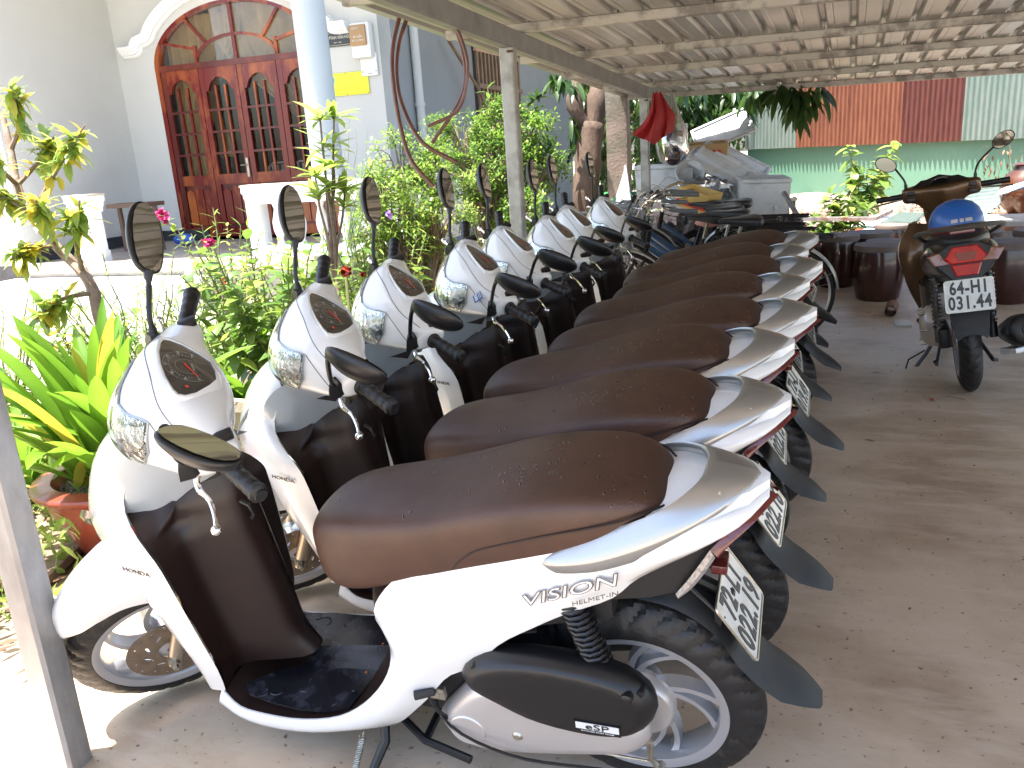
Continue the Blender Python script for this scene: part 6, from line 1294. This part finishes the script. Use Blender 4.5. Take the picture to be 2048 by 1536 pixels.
# ================================================================ brown motorbike with blue helmet
M_brz = mat('bronze_paint', (.115, .058, .022), .28, metal=.5, coat=.5, var=.2, vscale=3); M_brd = mat('dark_olive_brown_paint', (.045, .030, .018), .28, metal=.4, coat=.5, var=.2, vscale=4)
M_grl = mat('grey_olive_rail', (.14, .14, .115), .35, metal=.5); M_rl = mat('red_lamp_lens', (.55, .006, .004), .2, coat=.3, col2=(.32, .004, .003), vscale=20); M_rld = mat('dark_red_lens', (.16, .008, .008), .1, coat=1)
M_orl = mat('smoked_orange_lens', (.22, .07, .03), .1, coat=1, bump=.4, bscale=60); M_seat2 = mat('black_seat_vinyl', (.018, .014, .013), .45, bump=.15, bscale=300)
def make_brown():
    b = empty('brown_motorbike', 'brown motorbike seen from behind with plate 64-H1 031.44', 'motorbike'); P = lambda g, n, m, par=None, **k: g.ob(n, m, par or b, **k)
    w_ = wheel('rear_wheel', .27, .122, .19, b, False); w_.location = (0, 0, .27)
    w2 = wheel('front_wheel', .26, .08, .19, b, False); w2.location = (1.27, 0, .26)
    # tail body
    T_ = [(.42, .18, .50, .68), (.25, .185, .54, .74), (.10, .185, .56, .79), (-.05, .178, .59, .82), (-.16, .165, .62, .825), (-.24, .148, .645, .80), (-.275, .125, .68, .775)]
    P(G().loft([[(u, y*h, z0+(z1-z0)*q) for y, q in ((-.45, 0), (-.80, .25), (-1, .62), (-.86, .90), (-.4, 1), (.4, 1), (.86, .90), (1, .62), (.80, .25), (.45, 0))] for u, h, z0, z1 in T_]), 'tail_body', M_brd, sub=1, sharp=60)
    # lamp cluster
    M = frame((-.268, 0, .733), (0, -1, 0), (.28, 0, 1)) @ Matrix.Scale(1.22, 4)
    hexo = [(-.075, .01), (-.045, .055), (.045, .055), (.075, .01), (.055, -.012), (-.055, -.012)]; low = [(-.055, -.016), (.055, -.016), (.038, -.062), (-.038, -.062)]
    def pl(poly, z0, z1, m, n, k=.9):
        g = G().loft([[(x, y, z0) for x, y in poly], [(x, y, z1-.004) for x, y in poly], [(x*k, (y-sum(q[1] for q in poly)/len(poly))*k+sum(q[1] for q in poly)/len(poly), z1) for x, y in poly]]); return add(n, g.me(n, m, sharp=30), b, M)
    pl([(-.13, .02), (-.05, .068), (.05, .068), (.13, .02), (.10, -.02), (.05, -.075), (-.05, -.075), (-.10, -.02)], -.03, .012, M_blk, 'lamp_housing', .97)
    pl(hexo, .0, .028, M_rl, 'tail_light'); pl(low, .0, .024, M_rl, 'brake_reflector'); pl([(-.03, -.002), (.03, -.002), (.04, .03), (-.04, .03)], .0, .030, M_rld, 'inner_lens')
    for s in (1, -1): pl([(s*.082, .004), (s*.060, -.012), (s*.11, -.012), (s*.135, .03), (s*.10, .04)][::s], 0, .02, M_orl, 'turn_signal')
    pl([(-.045, -.068), (.045, -.068), (.035, -.10), (-.035, -.10)], -.01, .01, M_rld, 'red_reflector')
    # rail, seat
    q = cr([(.12, .15, .80), (.0, .19, .845), (-.14, .175, .875), (-.24, .095, .89), (-.27, 0, .893)], 20); q = q+[Vector((p.x, -p.y, p.z)) for p in reversed(q[:-1])]
    P(G().loft([[p+Vector((0, 0, a))+(Vector((p.x+.05, p.y, 0)).normalized()*c) for a, c in ((.010, .004), (.004, .016), (-.010, .012), (-.012, -.008), (.004, -.014))] for p in q]), 'grab_rail', M_grl, sharp=70)
    S_ = [(.72, .06, .60, .69), (.68, .10, .60, .735), (.58, .125, .61, .765), (.45, .14, .65, .775), (.30, .15, .70, .79), (.12, .15, .74, .83), (-.05, .135, .77, .855), (-.17, .10, .79, .85), (-.21, .05, .80, .83)]
    P(G().loft([[(u, y, z) for y, z in rect_section(h, z0, z1)] for u, h, z0, z1 in S_]), 'seat', M_seat2, sub=1, sharp=80)
    P(G().box((-.2, 0, .865), (.02, .11, .018)), 'rail_reflector', M_rld, bev=.004)
    # fender, plate
    P(G().loft([[(u, y*h, z-abs(y)**2*.03) for y in (-1, -.6, 0, .6, 1)] for u, z, h in ((-.10, .62, .09), (-.24, .60, .09), (-.30, .50, .085), (-.335, .42, .075), (-.345, .385, .065))], False, False), 'rear_mudguard', M_mud)
    pt = add('number_plate', bpy.data.objects['number_plate'].data, b, frame((-.335, 0, .575), (0, -1, .0), (.18, 0, 1)) @ Matrix.Scale(1.12, 4))
    for body, y, sz in (('64-H1', .032, .076), ('031.44', -.032, .078)): add('lettering', text_mesh(body, sz, M_ink, ext=.0008, sx=.70, bold=.0024, space=1.12), pt, Matrix.Translation((0, y, .0026)))
    P(G().box((-.30, 0, .58), (.04, .1, .08)), 'plate_bracket', M_blkm)
    # shocks, engine, muffler, stand
    for s in (1, -1):
        g = G(); t_ = Vector((.02, s*.125, .62)); bt = Vector((-.01, s*.125, .36)); g.tube([t_, bt], .012, 10); g.tube([bt, Vector((-.015, s*.125, .28))], .02, 10)
        g.tube([t_.lerp(bt, i/140)+Vector((cos(i*.55), sin(i*.55), 0))*.022 for i in range(141)], .0045, 6); P(g, 'rear_shock', mat('dull_spring_steel', (.14, .13, .12), .45, metal=.7) if s == 1 else M_blk)
    g = G(); g.lathe([(0, .20), (.05, .20), (.09, .185), (.115, .16), (.12, .12), (.12, -.05), (0, -.05)], 26, Matrix.Translation((.30, 0, .30)), axis='y'); g.box((.38, .02, .40), (.2, .2, .16)); P(g, 'engine', M_case, bev=.0, sharp=40)
    g = G()
    for a in range(6): g.lathe([(0, .205), (.007, .205), (.007, .17)], 8, Matrix.Translation((.30+.10*cos(a*1.05), 0, .30+.10*sin(a*1.05))), axis='y')
    P(g, 'engine_bolts', M_steel)['kind'] = 'stuff'
    g = G(); g.box((.12, .10, .30), (.34, .06, .11)); P(g, 'transmission_case', M_blkm, bev=.02)
    g = G(); g.tube([(.35, -.10, .22), (.2, -.17, .25), (.1, -.19, .27)], .018, 10); g.tube([(.14, -.21, .265), (-.05, -.235, .31), (-.22, -.245, .35), (-.235, -.246, .354)], [.055, .082, .080, .06], 24); g.tube([(-.21, -.245, .348), (-.27, -.247, .362)], .026, 14); P(g, 'muffler', M_blk, sharp=50)
    P(G().bar((.0, -.18, .20), (-.1, -.24, .22), .08, .03), 'muffler_shield', M_case, bev=.006)
    g = G(); g.tube([(.50, .10, .20), (.47, .17, .10), (.44, .25, .01)], .011, 8); g.tube([(.44, .25, .01), (.40, .30, .005), (.36, .27, .10), (.42, .18, .13)], .005, 6); P(g, 'side_stand', M_blk)
    g = G(); g.tube([(.38, .10, .16), (.30, .13, .07), (.26, .14, .10)], .011, 8); g.tube([(.38, -.10, .16), (.30, -.15, .07), (.26, -.16, .08)], .011, 8); g.tube([(.36, -.1, .16), (.36, .1, .16)], .011); P(g, 'centre_stand', M_blk)
    for s in (1, -1): P(G().tube([(.5, s*.1, .30), (.42, s*.2, .31)], .014, 8), 'footrest', M_blk)
    # leg shield from behind, step, front
    for s in (1, -1):
        E_ = [(1.02, s*.16, .26), (.99, s*.215, .42), (.96, s*.255, .58), (.98, s*.245, .69), (1.03, s*.18, .80)]
        C_ = [(.90, s*.06, .26), (.88, s*.05, .42), (.90, s*.055, .58), (.93, s*.055, .68), (.98, s*.04, .78)]
        P(strip(E_, C_, 18, 6, (.03, 0, 0)), 'leg_shield', M_brz)
        P(strip([(q[0]+.0, q[1]*1.02, q[2]) for q in E_], [(q[0]+.10, q[1]*.7, q[2]) for q in E_], 18, 4, (.0, s*.02, 0)), 'front_panel', M_brz)
        P(strip([(.98, s*.17, .24), (.80, s*.17, .22), (.62, s*.16, .25), (.50, s*.165, .40), (.44, s*.17, .55)], [(.99, s*.12, .14), (.80, s*.12, .12), (.60, s*.12, .15), (.46, s*.14, .30), (.30, s*.155, .52)], 20, 5, (0, s*.02, 0)), 'side_panel', M_brd)
        P(G().tube(cr([(.965, s*.252, .62), (.99, s*.22, .43), (1.02, s*.162, .26)], 10), .008, 6), 'edge_trim', M_brz)
    g = G(); g.loft([[(u, y*h, z+zz*(1-abs(y))) for y in (-1, -.7, -.3, 0, .3, .7, 1)] for u, h, z, zz in ((.93, .06, .26, .0), (.80, .15, .25, .10), (.66, .15, .26, .14), (.56, .155, .36, .16), (.46, .16, .55, .10))], False, False); P(g, 'centre_tunnel', M_brd)
    g = G(); g.loft([[(.91-a, -h, z), (.875-a, 0, z), (.91-a, h, z), (1.0, h*.9, z), (1.0, -h*.9, z)] for a, z, h in ((0, .26, .06), (.0, .5, .07), (-.0, .72, .085), (.01, .86, .11), (.0, .93, .13))]); P(g, 'steering_cover', M_brz, sub=1)
    # handlebar cowl
    base = {0: [(.84, 1.015), (.83, .99), (.86, .88), (.90, .78), (.98, .78), (1.04, .90), (1.06, .97), (1.02, 1.03), (.95, 1.05), (.90, 1.035)],
            .07: [(.85, 1.018), (.845, .99), (.86, .91), (.90, .83), (.97, .83), (1.03, .92), (1.05, .97), (1.01, 1.035), (.95, 1.052), (.90, 1.038)],
            .13: [(.86, 1.022), (.855, 1.0), (.86, .965), (.88, .94), (.94, .93), (.99, .945), (1.01, .975), (.98, 1.02), (.94, 1.04), (.90, 1.03)],
            .19: [(.855, 1.028), (.85, 1.01), (.855, .965), (.865, .935), (.90, .93), (.935, .935), (.95, .97), (.94, 1.01), (.92, 1.03), (.885, 1.032)],
            .215: [(.86, 1.022), (.856, 1.01), (.86, .975), (.867, .95), (.89, .945), (.915, .95), (.93, .975), (.92, 1.005), (.905, 1.02), (.885, 1.024)]}
    ks = sorted(base); secs = [[(a, -k, c) for a, c in base[k]] for k in reversed(ks[1:])]+[[(a, k, c) for a, c in base[k]] for k in ks]
    cw_ = P(G().loft(secs), 'handlebar_cowl', M_brz, sub=2, sharp=80)
    G().loft([[(.862, y*.16, 1.026+.002*(1-abs(y))), (.93, y*.10, 1.058)] for y in (-1, -.6, -.2, .2, .6, 1)], False, False).ob('gauge_panel', M_blkm, cw_)
    g = G(); g.loft([[(.93, y, 1.05), (.97, y*.9, 1.075-abs(y)*.25), (1.03, y*.8, 1.03)] for y in (-.09, -.05, 0, .05, .09)], False, False); g.ob('visor', M_blk, cw_)
    P(G().lathe([(0, .003), (.038, .003), (.042, 0), (.042, -.006)], 24, frame((.898, 0, 1.046), (0, 1, 0), (-1, 0, .45))), 'gauge', M_lens, cw_)
    for s in (1, -1):
        for dz in (0, -.038): P(G().box((.852, s*.165, .995+dz), (.014, .045, .026)), 'switch_block', M_blk, cw_, bev=.006)
        P(G().tube([(.88, s*.21, .985), (.87, s*.28, .985), (.862, s*.355, .985)], [.017, .0165, .018], 14), 'grip', M_grip)
        P(G().tube(cr([(.93, s*.20, .965), (.965, s*.26, .955), (.955, s*.34, .948), (.935, s*.38, .945)], 12), .006, 8), 'brake_lever', M_steel)
        mc = Vector((.88, s*.335, 1.215)) if s == -1 else Vector((.88, s*.285, 1.19)); ax = Vector((0, s*.85, .5)).normalized(); n_ = Vector((-1, s*.12, .30 if s == -1 else .10)); n_ = (n_-ax*n_.dot(ax)).normalized(); si = n_.cross(ax)
        g = G(); rings = []
        for kk, dd in ((.6, -.026), (.9, -.018), (1, -.004), (1, .002), (.93, .005)): rings.append([mc+(ax*cos(2*pi*i/24)*.064*(1+.0*i)+si*sin(2*pi*i/24)*.042)*kk+n_*dd for i in range(24)])
        g.loft(rings); mi_ = P(g, 'mirror', M_blk, sharp=50)
        P(G().add([mc+(ax*cos(2*pi*i/24)*.064+si*sin(2*pi*i/24)*.042)*.91+n_*.0058 for i in range(24)], [tuple(range(24))]), 'mirror_glass', M_mir, mi_, smooth=False)
        P(G().tube(cr([(.905, s*.185, 1.02), (.905, s*.19, 1.07), (.89, s*.215, 1.12), mc-ax*.05-n_*.01], 12), [.010]*3+[.006]*10, 8), 'mirror_stem', M_blk, mi_)
    P(G().tube([(1.05, .05, .6), (1.24, .06, .28)], .018), 'fork_leg', M_blk); P(G().tube([(1.05, -.05, .6), (1.24, -.06, .28)], .018), 'fork_leg', M_blk)
    P(G().loft([[(1.27+.29*cos(a), y, .26+.29*sin(a)) for y in (-.05, 0, .05)] for a in [radians(20+i*10) for i in range(13)]], False, False), 'front_fender', M_brz)
    return b
bb_ = make_brown(); q = gz(1943, 785, 0); BM = Matrix.Translation((q.x, q.y+.05, 0)) @ Matrix.Rotation(radians(87), 4, 'Z') @ Matrix.Rotation(-radians(8), 4, 'X'); bb_.matrix_basis = BM
hl_ = empty('blue_helmet', 'blue half helmet with silver stickers resting on the motorbike seat', 'helmet'); hl_.matrix_basis = BM @ Matrix.Translation((.06, .0, .835)) @ Matrix.Rotation(.12, 4, 'Y')
G().lathe([(0, .165), (.04, .160), (.08, .142), (.108, .112), (.124, .07), (.128, .03), (.126, .015), (.118, .012), (.112, .03), (0, .12)], 40).ob('shell', mat('blue_helmet_paint', (.012, .11, .42), .35, coat=.4, var=.1), hl_)
G().lathe([(.129, .034), (.132, .022), (.128, .0), (.116, -.004), (.116, .02)], 40).ob('rim', mat('dark_red_black_trim', (.02, .012, .012), .4, col2=(.25, .01, .01), vscale=9, thr=(.5, .56)), hl_)
for a, w__ in ((radians(202), .034), (radians(187), .018), (radians(172), .030)):
    c = Vector((.1255*cos(a), .1255*sin(a), .052)); Mx = frame(c*1.012, (-sin(a), cos(a), 0), (-.25*cos(a), -.25*sin(a), 1)); add('sticker', G().box((0, 0, 0), (w__, .018, .001)).me('sticker', mat('silver_sticker', (.6, .62, .65), .3, metal=.4)), hl_, Mx)
